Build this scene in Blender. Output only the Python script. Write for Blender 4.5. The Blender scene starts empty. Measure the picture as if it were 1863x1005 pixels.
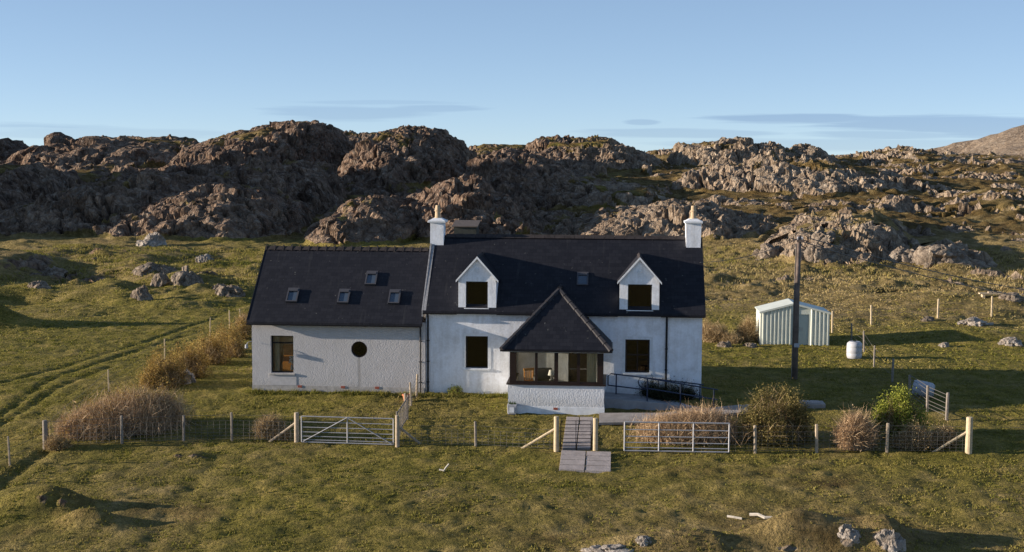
import bpy, bmesh, math, random
import numpy as np
from mathutils import Vector, Matrix
random.seed(7); RNG = np.random.default_rng(11)
scene = bpy.context.scene
col = scene.collection

# ------------------------------------------------------------------ camera
W_, H_, F_ = 1863., 1005., 2400.
PITCH = math.atan((H_/2-285.)/F_); YAW = math.radians(4.5); ROLL = math.radians(0.25)
fw = np.array([-math.sin(YAW)*math.cos(PITCH), math.cos(YAW)*math.cos(PITCH), -math.sin(PITCH)])
rt = np.array([math.cos(YAW), math.sin(YAW), 0.]); up = np.cross(rt, fw)
rt, up = rt*math.cos(ROLL)+up*math.sin(ROLL), up*math.cos(ROLL)-rt*math.sin(ROLL)
CAM = np.array([8.1237, -56.0018, 10.0465])
cd = bpy.data.cameras.new('camera'); cam = bpy.data.objects.new('camera', cd); col.objects.link(cam)
cam.matrix_world = Matrix(((rt[0], up[0], -fw[0], CAM[0]), (rt[1], up[1], -fw[1], CAM[1]), (rt[2], up[2], -fw[2], CAM[2]), (0, 0, 0, 1)))
cd.sensor_width = 36; cd.lens = F_/W_*36; cd.clip_start = .5; cd.clip_end = 8000
scene.camera = cam

# ------------------------------------------------------------------ light
SUN_E, SUN_B = math.radians(10.5), math.radians(6.3)      # elevation; angle in front of the facade line (sun stands left)
SUNV = Vector((-math.cos(SUN_E)*math.cos(SUN_B), -math.cos(SUN_E)*math.sin(SUN_B), math.sin(SUN_E)))
sl = bpy.data.lights.new('sun', 'SUN'); sl.energy = 5.0; sl.angle = math.radians(.5); sl.color = (1, .86, .70)
so = bpy.data.objects.new('sun', sl); col.objects.link(so); so.rotation_euler = SUNV.to_track_quat('Z', 'Y').to_euler()
world = bpy.data.worlds.new('World'); scene.world = world; world.use_nodes = True
wt = world.node_tree; wt.nodes.clear()
sky = wt.nodes.new('ShaderNodeTexSky'); sky.sky_type = 'NISHITA'; sky.sun_disc = False
sky.sun_elevation = SUN_E; sky.sun_rotation = math.radians(270)-SUN_B
sky.air_density = .42; sky.dust_density = .0; sky.ozone_density = 1.35
bg = wt.nodes.new('ShaderNodeBackground'); bg.inputs[1].default_value = .13
wo = wt.nodes.new('ShaderNodeOutputWorld')

SKYTINT = (1.0, 1.13, 1.27, 1)
def clouds():
    N, L = wt.nodes.new, wt.links.new
    tc = N('ShaderNodeTexCoord'); sp = N('ShaderNodeSeparateXYZ'); L(tc.outputs['Generated'], sp.inputs[0])
    def m(op, a, b=None, c=None):
        n = N('ShaderNodeMath'); n.operation = op
        for i, v in enumerate((a, b, c)):
            if v is None: continue
            if isinstance(v, (int, float)): n.inputs[i].default_value = v
            else: L(v, n.inputs[i])
        return n.outputs[0]
    az = m('ARCTAN2', sp.outputs[0], sp.outputs[1]); el = sp.outputs[2]
    cb = N('ShaderNodeCombineXYZ'); L(m('MULTIPLY', az, 9.), cb.inputs[0]); L(m('MULTIPLY', el, 210.), cb.inputs[1])
    nz = N('ShaderNodeTexNoise'); nz.inputs['Scale'].default_value = 1.; nz.inputs['Detail'].default_value = 4; nz.inputs['Roughness'].default_value = .55
    L(cb.outputs[0], nz.inputs['Vector'])
    wob = m('MULTIPLY', m('SUBTRACT', nz.outputs[0], .5), 2.0)
    tot = None
    # (azimuth px, y px, half width px, half height px, strength)
    for (px, py, hw, hh, s) in [(1730, 226, 210, 15, .75), (1430, 217, 150, 8, .75), (1590, 246, 120, 9, .55), (1230, 243, 170, 8, .45), (620, 206, 135, 12, .42), (790, 197, 80, 6, .4), (1168, 223, 26, 5, .5), (180, 243, 240, 9, .3), (700, 187, 120, 4, .25), (1560, 263, 300, 10, .4), (2400, 235, 500, 20, .7), (-600, 225, 500, 16, .5)]:
        d = fw+rt*(px-W_/2)/F_-up*(py-H_/2)/F_; d /= np.linalg.norm(d)
        a0 = math.atan2(d[0], d[1]); e0 = float(d[2])
        da = m('DIVIDE', m('SUBTRACT', az, a0), hw/F_); de = m('DIVIDE', m('SUBTRACT', el, e0), hh/F_)
        r = m('ADD', m('POWER', m('ABSOLUTE', da), 2.), m('POWER', m('ABSOLUTE', de), 2.))
        v = m('SUBTRACT', 1.25, m('ADD', m('SQRT', r), wob))
        v = m('MULTIPLY', m('SMOOTH_MIN', m('MAXIMUM', m('MULTIPLY', v, 2.2), 0.), 1., .2), s)
        tot = v if tot is None else m('MAXIMUM', tot, v)
    gm = N('ShaderNodeGamma'); gm.inputs[1].default_value = .55; L(sky.outputs[0], gm.inputs[0])
    tn = N('ShaderNodeMixRGB'); tn.blend_type = 'MULTIPLY'; tn.inputs[0].default_value = 1; L(gm.outputs[0], tn.inputs[1]); tn.inputs[2].default_value = SKYTINT
    mx = N('ShaderNodeMixRGB'); mx.blend_type = 'MIX'
    L(tot, mx.inputs[0]); L(tn.outputs[0], mx.inputs[1])
    hs = N('ShaderNodeMixRGB'); hs.blend_type = 'MULTIPLY'; hs.inputs[0].default_value = 1; L(tn.outputs[0], hs.inputs[1]); hs.inputs[2].default_value = (.64, .68, .79, 1)
    L(hs.outputs[0], mx.inputs[2]); L(mx.outputs[0], bg.inputs[0])
clouds()
wt.links.new(bg.outputs[0], wo.inputs[0])
scene.view_settings.view_transform = 'Standard'; scene.view_settings.look = 'None'
scene.view_settings.exposure = 1.0; scene.view_settings.gamma = 1.0
scene.render.engine = 'CYCLES'

# ------------------------------------------------------------------ noise
def _h(i, j, k, s):
    n = (i.astype(np.int64)*374761393 + j.astype(np.int64)*668265263 + k.astype(np.int64)*2147483647 + s*974634777) & 0xffffffff
    n = ((n ^ (n >> 13))*1274126177) & 0xffffffff
    n = (n ^ (n >> 16)); n = (n*2246822519) & 0xffffffff; n ^= n >> 15
    return n.astype(np.float64)/4294967295.
def vnoise(x, y, s=0):
    x = np.asarray(x, float); y = np.asarray(y, float)
    i = np.floor(x); j = np.floor(y); u = x-i; v = y-j; u = u*u*(3-2*u); v = v*v*(3-2*v); z = np.zeros_like(i)
    return ((_h(i, j, z, s)*(1-u)+_h(i+1, j, z, s)*u)*(1-v)+(_h(i, j+1, z, s)*(1-u)+_h(i+1, j+1, z, s)*u)*v)*2-1
def fbm(x, y, o=4, s=0, g=.5):
    a, t, n = 1., 0., 0.
    for k in range(o):
        t = t+a*vnoise(x*2**k+k*17.3, y*2**k-k*9.1, s+k); n += a; a *= g
    return t/n
def crag(P, s=0, tilt=.9, step=.5, groove=.45):
    """blocky facets: nearest 3D cell gives a step, a tilted plane and a groove at its edges"""
    I = np.floor(P); F1 = np.full(len(P), 9.); F2 = np.full(len(P), 9.); out = np.zeros(len(P))
    for a in (-1, 0, 1):
        for b in (-1, 0, 1):
            for c in (-1, 0, 1):
                ci, cj, ck = I[:, 0]+a, I[:, 1]+b, I[:, 2]+c
                q = np.stack([ci+_h(ci, cj, ck, s), cj+_h(ci, cj, ck, s+1), ck+_h(ci, cj, ck, s+2)], 1)
                dv = P-q; d = np.sqrt((dv**2).sum(1))
                r1, r2, r3 = _h(ci, cj, ck, s+3), _h(ci, cj, ck, s+4), _h(ci, cj, ck, s+5)
                val = (r1-.5)*2*step+tilt*(dv[:, 0]*(r2-.5)+dv[:, 1]*(r3-.5)+dv[:, 2]*(r1-.5))*2
                m1 = d < F1; F2 = np.where(m1, F1, np.minimum(F2, d)); out = np.where(m1, val, out); F1 = np.where(m1, d, F1)
    return out-groove*np.clip(1-(F2-F1)/.16, 0, 1)
def ss(a, b, x):
    t = np.clip((np.asarray(x, float)-a)/(b-a), 0, 1); return t*t*(3-2*t)

# ------------------------------------------------------------------ terrain height
def ray(px, py): return fw+rt*(px-W_/2)/F_-up*(py-H_/2)/F_
def onY(px, py, Y):
    d = ray(px, py); return CAM+d*((Y-CAM[1])/d[1])
BL = np.array([(-120, -9), (-60, -5.0), (-40, -3.3), (-17, -1.8), (-7.4, -.9), (-3, -.5), (-1, -.26), (0, -.16), (6, -.05), (16, .1), (30, .5), (50, 1.2), (64, 2.0), (80, 3.2), (110, 6.0), (140, 8.0), (200, 9.5), (300, 9.8), (3000, 6)])
BR = np.array([(-120, -9), (-60, -5.0), (-40, -3.3), (-17, -1.8), (-7.4, -.9), (-3, -.5), (-1, -.26), (0, -.2), (6, -.1), (16, .1), (34, .8), (44, 1.4), (60, 2.7), (74, 4.0), (110, 7.0), (144, 8.8), (200, 9.8), (300, 10.2), (3000, 6)])
# rocky masses: crest distance, foot distance, crest line as seen, rockiness, back slope
MASS = [
 (88, 66, [(20,442),(60,385),(130,357),(200,335),(300,314),(380,318),(430,350),(460,442)], 1., .25),
 (102, 76, [(-260,320),(-100,310),(0,300),(90,302),(130,330),(190,420)], .8, .2),
 (79, 61, [(212,442),(240,388),(300,370),(350,352),(440,338),(500,350),(560,372),(600,442)], 1., .25),
 (106, 84, [(370,360),(420,318),(470,303),(560,298),(620,318),(650,370)], 1., .3),
 (96, 86, [(640,400),(680,372),(740,350),(800,352),(830,380)], .6, .3),
 (77, 61, [(565,442),(600,402),(650,366),(700,350),(735,370),(780,385),(805,442)], 1., .25),
 (85, 63, [(760,442),(775,368),(825,335),(880,330),(930,362),(1000,402),(1045,442)], 1., .3),
 (116, 90, [(835,360),(868,294),(910,275),(980,284),(1040,312),(1110,324),(1200,338),(1245,380)], 1., .2),
 (102, 92, [(1090,372),(1130,345),(1180,342),(1215,372)], .9, .3),
 (79, 62, [(995,442),(1035,398),(1100,382),(1200,372),(1280,365),(1340,385),(1420,402),(1475,436)], 1., .15),
 (118, 97, [(1200,370),(1225,325),(1300,305),(1400,295),(1470,290),(1560,306),(1640,333),(1720,360),(1790,378)], 1., .1),
 (150, 116, [(355,310),(395,268),(440,250),(490,238),(560,224),(600,226),(625,245),(665,300)], .8, .3),
 (162, 132, [(60,310),(130,270),(180,252),(250,254),(330,256),(390,264),(440,300)], .8, .3),
 (170, 140, [(-400,235),(-200,240),(0,254),(30,256),(70,270),(120,290)], .8, .2),
 (140, 110, [(630,340),(690,262),(720,240),(755,234),(800,240),(845,257),(872,300),(895,360)], .9, .3),
 (225, 200, [(580,262),(640,240),(690,243),(740,262)], .5, .2),
 (228, 205, [(840,272),(880,262),(960,265),(1000,280)], .4, .2),
 (228, 205, [(1150,285),(1190,274),(1240,270),(1280,280)], .3, .2),
 (170, 140, [(950,296),(968,264),(990,253),(1050,254),(1105,253),(1130,265),(1165,277),(1215,305)], .8, .3),
 (166, 146, [(1220,300),(1240,264),(1290,260),(1350,256),(1400,264),(1430,273),(1455,262),(1480,268),(1520,298)], 1., .2),
 (176, 152, [(1520,305),(1580,281),(1620,272),(1680,282),(1750,303)], .9, .15),
 (240, 200, [(1480,300),(1560,283),(1650,280),(1800,283),(2000,290)], .3, .1),
 (460, 320, [(1540,300),(1670,272),(1730,248),(1800,232),(1863,225),(1960,218),(2150,240),(2300,290)], 1.7, .2),
 (59, 46, [(1350,480),(1390,430),(1440,410),(1500,398),(1590,400),(1625,440),(1645,490)], .8, .05),
 (70, 60, [(1480,410),(1540,385),(1600,388),(1650,410)], .5, .1),
 (55, 45, [(1595,490),(1620,452),(1700,438),(1760,450),(1810,495)], 1.1, .15),
 (74, 60, [(1760,450),(1820,425),(1900,415),(2000,450)], .6, .1),
 (92, 80, [(1600,400),(1700,368),(1800,345),(1870,345),(1980,390)], .5, .05),
 (134, 118, [(1640,335),(1740,306),(1800,300),(1880,312),(1960,340)], .6, .05),
 (46, 32, [(-260,470),(-100,455),(0,456),(60,462),(115,492),(165,548)], .7, .12),
 (58, 48, [(110,475),(180,458),(240,450),(330,452),(400,462),(450,480)], .35, .1),
 (44, 36, [(140,540),(165,505),(200,495),(230,512),(250,545)], .8, .2),
 (48, 40, [(225,520),(260,492),(330,480),(370,500),(395,530)], .9, .2),
 (52, 43, [(350,520),(380,500),(440,482),(520,490),(560,520)], .8, .15),
]
_mc = []
for (Yc, Yf, pts, rk, bs) in MASS:
    q = np.array([onY(px, py, Yc) for px, py in pts]); _mc.append((Yc, Yf, q[:, 0], q[:, 2], rk, bs))
# gentle mounds: x, y, radius x, radius y, height
def at0(px, py, z):
    d = ray(px, py); return CAM+d*((z-CAM[2])/d[2])
MOUND = []
for (px, py, z, rx, ry, h) in [(95, 915, -1.4, 1.35, .55, .72), (165, 942, -1.5, 1.0, .42, .55), (10, 925, -1.5, 1.2, .8, .3), (-75, 590, .2, 3.0, 1.5, 2.6), (30, 530, .8, 3.5, 1.6, 1.0), (215, 520, .8, 1.6, 1.4, .8), (330, 515, .8, 2.2, 1.8, .9), (415, 535, .7, 2.0, 1.2, .6), (1612, 988, -1.7, .75, .8, .62), (1500, 985, -1.7, 1.7, .9, .75), (1230, 1000, -1.8, 1.6, .6, .35), (1420, 990, -1.7, .8, .6, .2), (1430, 990, -1.8, 1.0, .7, .28), (1300, 1000, -1.8, 1.5, .9, .3), (1150, 1002, -1.8, 1.2, .8, .22),
                               (1790, 612, .3, 4.5, 2.2, .45), (1700, 560, .4, 4.5, 3.5, .5), (1850, 560, .6, 5, 3, .55), (1300, 528, .5, 1.2, 1.0, .6), (350, 838, -1.2, .9, .35, .14), (1500, 900, -1.4, 5, 1.6, .12), (700, 900, -1.4, 6, 1.8, .12)]:
    p = at0(px, py, z); MOUND.append((p[0], p[1], rx, ry, h))
MOUND += [(-114, 84, 18, 36, 26.5), (-88, 58, 8, 8, 5), (-190, 175, 34, 50, 34)]
def ditch(x, y, pts, w, d):
    out = np.zeros_like(x)
    for (ax, ay), (bx, by) in zip(pts[:-1], pts[1:]):
        ux, uy = bx-ax, by-ay; L2 = ux*ux+uy*uy; t = np.clip(((x-ax)*ux+(y-ay)*uy)/L2, 0, 1)
        dd = np.hypot(x-ax-t*ux, y-ay-t*uy); out = np.maximum(out, d*np.exp(-(dd/w)**2))
    return out
def pl(lst, z): return [tuple(at0(a, b, z)[:2]) for a, b in lst]
D1 = pl([(395, 850), (350, 885), (300, 925), (275, 965), (250, 1005)], -1.4)
D2 = pl([(85, 818), (45, 838), (0, 862), (-60, 890)], -1.0)
TR = [pl([(0, 742), (110, 690), (230, 655), (330, 625)], -.3), pl([(0, 700), (130, 668), (260, 632), (400, 590)], -.2), pl([(0, 762), (90, 724), (200, 684)], -.5)]
def terrain(x, y, rockout=False):
    x = np.asarray(x, float); y = np.asarray(y, float)
    w = ss(2, 22, x-(y-20)*.02)
    z = np.interp(y, BL[:, 0], BL[:, 1])*(1-w)+np.interp(y, BR[:, 0], BR[:, 1])*w
    far = ss(8, 40, y)+ss(20, 40, np.abs(x-6))
    z = z+.35*far*fbm(x*.09, y*.09, 3, 5)+.9*ss(55, 110, y)*fbm(x*.05, y*.05, 3, 9)+.03*fbm(x*.5, y*.5, 2, 3)
    z = z+ss(18, 30, y)*ss(62, 52, y)*ss(-10, -20, x)*(.95*fbm(x*.16, y*.2, 3, 15)+.28*fbm(x*.45, y*.5, 3, 16))+ss(16, 28, y)*ss(62, 52, y)*ss(18, 26, x)*.35*fbm(x*.3, y*.35, 3, 17)
    for (mx, my, rx, ry, h) in MOUND:
        z = z+h*np.exp(-(((x-mx)/rx)**2+((y-my)/ry)**2))
    z = z-ditch(x, y, D1, .35, .06)-ditch(x, y, D2, .35, .14)
    for t in TR: z = z-ditch(x, y, t, .2, .075)
    rk = np.zeros_like(z)
    for k, (Yc, Yf, cx, cz, r, bs) in enumerate(_mc):
        wx = x+(1.0*fbm(x*.12, y*.12, 3, 20+k))*(Yc > 60)
        wy = y+(1.6*fbm(x*.16+3, y*.16, 3, 40+k)+1.3*np.abs(fbm(x*.42, y*.10, 2, 70+k)))*(.3 if Yc < 60 else 1)
        s = np.clip((wx-cx[0])/(cx[-1]-cx[0])*2-1, -1, 1); plan = np.sqrt(np.clip(1-s*s, 0, 1))**.7
        zc = np.interp(wx, cx, cz)
        yf = Yc-(Yc-Yf)*plan
        fade = ss(cx[0]-1.5, cx[0]+.8, x)*ss(cx[-1]+1.5, cx[-1]-.8, x)
        u = np.clip((wy-yf)/np.maximum(Yc-yf, .5), 0, 1)
        p = 1-(1-u)**(3.4 if r > .6 else 1.8)
        zf = z
        hh = zf+(zc-zf)*p*fade
        back = zc-bs*np.clip(wy-Yc, 0, None)-.012*bs*np.clip(wy-Yc, 0, None)**2
        hh = np.where(wy > Yc, zf+(back-zf)*fade, hh)
        hh = hh+(fade*ss(0, .3, u)*(5*fbm(x*.045, y*.045, 3, 301)+2.2*np.abs(fbm(x*.14, y*.14, 3, 303))) -3.2*fade if Yc > 400 else 0)
        up_ = hh > z
        rk = np.where(up_ & (hh-z > .15), np.maximum(r*ss(.1, .7, hh-z)*1., 0), rk)
        z = np.where(up_, hh, z)
    return (z, rk) if rockout else z
def gz(x, y): return float(terrain(np.array([x]), np.array([y]))[0])
def at(px, py):
    """point of the ground seen at a photo pixel"""
    d = ray(px, py); t = np.linspace(30, 140, 1101); P = CAM[None]+d[None]*t[:, None]
    f = P[:, 2]-terrain(P[:, 0], P[:, 1]); k = np.where(f < 0)[0]
    if len(k) == 0: return P[-1]
    k = max(k[0], 1); a = f[k-1]/(f[k-1]-f[k]); p = P[k-1]*(1-a)+P[k]*a; return p
def scl(p): return F_/float((np.array(p)-CAM)@fw)         # px per metre there

# ------------------------------------------------------------------ materials
def mat(name, base=(.5, .5, .5), rough=.8, metal=0., spec=.3, var=0., vscale=3., bump=0., bscale=40., dark=None):
    m = bpy.data.materials.new(name); m.use_nodes = True; nt = m.node_tree; b = nt.nodes['Principled BSDF']
    b.inputs['Base Color'].default_value = (*base, 1); b.inputs['Roughness'].default_value = rough; b.inputs['Metallic'].default_value = metal
    b.inputs['Specular IOR Level'].default_value = spec
    N, L = nt.nodes.new, nt.links.new
    tc = N('ShaderNodeTexCoord')
    if var:
        nz = N('ShaderNodeTexNoise'); nz.inputs['Scale'].default_value = vscale; nz.inputs['Detail'].default_value = 6; nz.inputs['Roughness'].default_value = .65
        L(tc.outputs['Object'], nz.inputs['Vector'])
        cr = N('ShaderNodeValToRGB'); cr.color_ramp.elements[0].position = .3; cr.color_ramp.elements[1].position = .7
        d = dark or tuple(c*(1-var) for c in base); cr.color_ramp.elements[0].color = (*d, 1); cr.color_ramp.elements[1].color = (*[min(1, c*(1+var*.5)) for c in base], 1)
        L(nz.outputs[0], cr.inputs[0]); L(cr.outputs[0], b.inputs['Base Color'])
    if bump:
        n2 = N('ShaderNodeTexNoise'); n2.inputs['Scale'].default_value = bscale; n2.inputs['Detail'].default_value = 5; L(tc.outputs['Object'], n2.inputs['Vector'])
        bp = N('ShaderNodeBump'); bp.inputs['Strength'].default_value = bump; bp.inputs['Distance'].default_value = .02; L(n2.outputs[0], bp.inputs['Height']); L(bp.outputs[0], b.inputs['Normal'])
    return m
class NT:
    def __init__(s, name):
        s.m = bpy.data.materials.new(name); s.m.use_nodes = True; s.t = s.m.node_tree; s.b = s.t.nodes['Principled BSDF']; s.tc = s.t.nodes.new('ShaderNodeTexCoord')
    def n(s, ty, **kw):
        o = s.t.nodes.new(ty)
        for k, v in kw.items():
            if k in o.inputs.keys() if hasattr(o.inputs, 'keys') else False: o.inputs[k].default_value = v
            else: setattr(o, k, v)
        return o
    def l(s, a, b): s.t.links.new(a, b)
    def mapping(s, scale, src='Object', rot=(0, 0, 0)):
        mp = s.n('ShaderNodeMapping'); mp.inputs['Scale'].default_value = scale; mp.inputs['Rotation'].default_value = rot; s.l(s.tc.outputs[src], mp.inputs['Vector']); return mp.outputs[0]
    def noise(s, scale, det=5, rough=.6, vec=None, dist=0.):
        o = s.n('ShaderNodeTexNoise'); o.inputs['Scale'].default_value = scale; o.inputs['Detail'].default_value = det; o.inputs['Roughness'].default_value = rough; o.inputs['Distortion'].default_value = dist
        s.l(vec if vec is not None else s.tc.outputs['Object'], o.inputs['Vector']); return o.outputs[0]
    def ramp(s, fac, stops):
        o = s.n('ShaderNodeValToRGB'); e = o.color_ramp.elements
        while len(e) < len(stops): e.new(.5)
        for el, (p, c) in zip(e, stops): el.position = p; el.color = (*c, 1) if len(c) == 3 else c
        s.l(fac, o.inputs[0]); return o.outputs[0]
    def mix(s, fac, a, b, mode='MIX'):
        o = s.n('ShaderNodeMixRGB'); o.blend_type = mode
        for i, v in enumerate((fac, a, b)):
            if isinstance(v, (int, float)): o.inputs[i].default_value = v
            elif isinstance(v, tuple): o.inputs[i].default_value = (*v, 1)
            else: s.l(v, o.inputs[i])
        return o.outputs[0]
    def math(s, op, a, b=0., c=0.):
        o = s.n('ShaderNodeMath'); o.operation = op
        for i, v in enumerate((a, b, c)):
            if isinstance(v, (int, float)): o.inputs[i].default_value = v
            else: s.l(v, o.inputs[i])
        return o.outputs[0]
    def attr(s, name):
        o = s.n('ShaderNodeAttribute'); o.attribute_name = name; return o
    def bump(s, h, st=.5, dist=.05, prev=None):
        o = s.n('ShaderNodeBump'); o.inputs['Strength'].default_value = st; o.inputs['Distance'].default_value = dist; s.l(h, o.inputs['Height'])
        if prev is not None: s.l(prev, o.inputs['Normal'])
        return o.outputs[0]

def ground_material():
    t = NT('ground_grass_and_rock'); P = t.tc.outputs['Object']
    big = t.noise(.16, 5, .6); med = t.noise(.9, 6, .65); fine = t.noise(6., 6, .7); fine2 = t.noise(16., 5, .7)
    grn = t.ramp(med, [(.28, (.10, .098, .018)), (.5, (.21, .18, .042)), (.72, (.34, .26, .085))])
    yel = t.ramp(med, [(.28, (.12, .095, .036)), (.5, (.24, .18, .080)), (.75, (.40, .31, .17))])
    brn = t.ramp(med, [(.3, (.050, .034, .014)), (.5, (.115, .078, .030)), (.72, (.22, .155, .065))])
    dry = t.attr('dry').outputs['Fac']; hea = t.attr('heath').outputs['Fac']; rock = t.attr('rock').outputs['Fac']
    f1 = t.ramp(t.math('ADD', t.math('MULTIPLY', dry, 1.), t.math('MULTIPLY', t.math('SUBTRACT', big, .5), 1.6)), [(.15, (0, 0, 0)), (.75, (1, 1, 1))])
    g = t.mix(f1, grn, yel)
    f2 = t.ramp(t.math('ADD', hea, t.math('MULTIPLY', t.math('SUBTRACT', t.noise(.35, 5, .65), .5), 1.8)), [(.4, (0, 0, 0)), (.8, (1, 1, 1))])
    g = t.mix(f2, g, brn)
    g = t.mix(.75, g, t.ramp(fine, [(.3, (.45, .46, .42)), (.7, (1.6, 1.55, 1.4))]), 'MULTIPLY')
    # rock
    vm = t.mapping((1., 1., .45), rot=(0, .5, .3))
    v1 = t.n('ShaderNodeTexVoronoi'); v1.feature = 'DISTANCE_TO_EDGE'; v1.inputs['Scale'].default_value = .9; t.l(vm, v1.inputs['Vector'])
    v2 = t.n('ShaderNodeTexVoronoi'); v2.feature = 'DISTANCE_TO_EDGE'; v2.inputs['Scale'].default_value = 2.6; t.l(vm, v2.inputs['Vector'])
    v3 = t.n('ShaderNodeTexVoronoi'); v3.inputs['Scale'].default_value = 1.3; t.l(vm, v3.inputs['Vector'])
    rn = t.noise(.5, 8, .7, dist=.4)
    rc = t.ramp(rn, [(.25, (.060, .043, .034)), (.45, (.155, .105, .078)), (.6, (.27, .185, .130)), (.8, (.42, .32, .235))])
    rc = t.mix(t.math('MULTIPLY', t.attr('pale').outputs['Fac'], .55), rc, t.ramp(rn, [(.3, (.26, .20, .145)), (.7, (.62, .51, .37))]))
    lich = t.ramp(t.noise(1.6, 7, .7), [(.52, (0, 0, 0)), (.66, (1, 1, 1))])
    rc = t.mix(t.math('MULTIPLY', lich, .45), rc, (.34, .33, .29))
    bw = t.n('ShaderNodeRGBToBW'); t.l(v3.outputs['Color'], bw.inputs[0]); rc = t.mix(.5, rc, bw.outputs[0], 'SOFT_LIGHT')
    rc = t.mix(1., rc, t.ramp(v1.outputs['Distance'], [(0, (.62, .60, .59)), (.09, (1, 1, 1))]), 'MULTIPLY')
    rc = t.mix(.6, rc, t.ramp(v2.outputs['Distance'], [(0, (.62, .60, .58)), (.07, (1, 1, 1))]), 'MULTIPLY')
    mask = t.ramp(t.math('ADD', rock, t.math('MULTIPLY', t.math('SUBTRACT', t.noise(1.1, 7, .7), .5), .9)), [(.42, (0, 0, 0)), (.54, (1, 1, 1))])
    # pale bare earth / path wear
    c = t.mix(mask, g, rc); t.l(c, t.b.inputs['Base Color']); t.b.inputs['Roughness'].default_value = .95; t.b.inputs['Specular IOR Level'].default_value = .12
    hg = t.math('ADD', t.math('MULTIPLY', t.noise(6.5, 4, .6), 1.), t.math('MULTIPLY', fine2, .45))
    hr = t.math('ADD', t.math('ADD', t.math('MULTIPLY', t.ramp(v1.outputs['Distance'], [(0, (0, 0, 0)), (.2, (1, 1, 1))]), .8), t.math('MULTIPLY', t.ramp(v2.outputs['Distance'], [(0, (0, 0, 0)), (.15, (1, 1, 1))]), .5)), t.math('MULTIPLY', t.noise(3., 8, .75), 1.4))
    b1 = t.bump(hg, 1., .32); b2 = t.bump(hr, .8, .35)
    mx = t.n('ShaderNodeMix'); mx.data_type = 'VECTOR'; t.l(mask, mx.inputs[0]); t.l(b1, mx.inputs[4]); t.l(b2, mx.inputs[5]); t.l(mx.outputs[1], t.b.inputs['Normal'])
    return t.m
M = {}
M['ground'] = ground_material()

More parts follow.
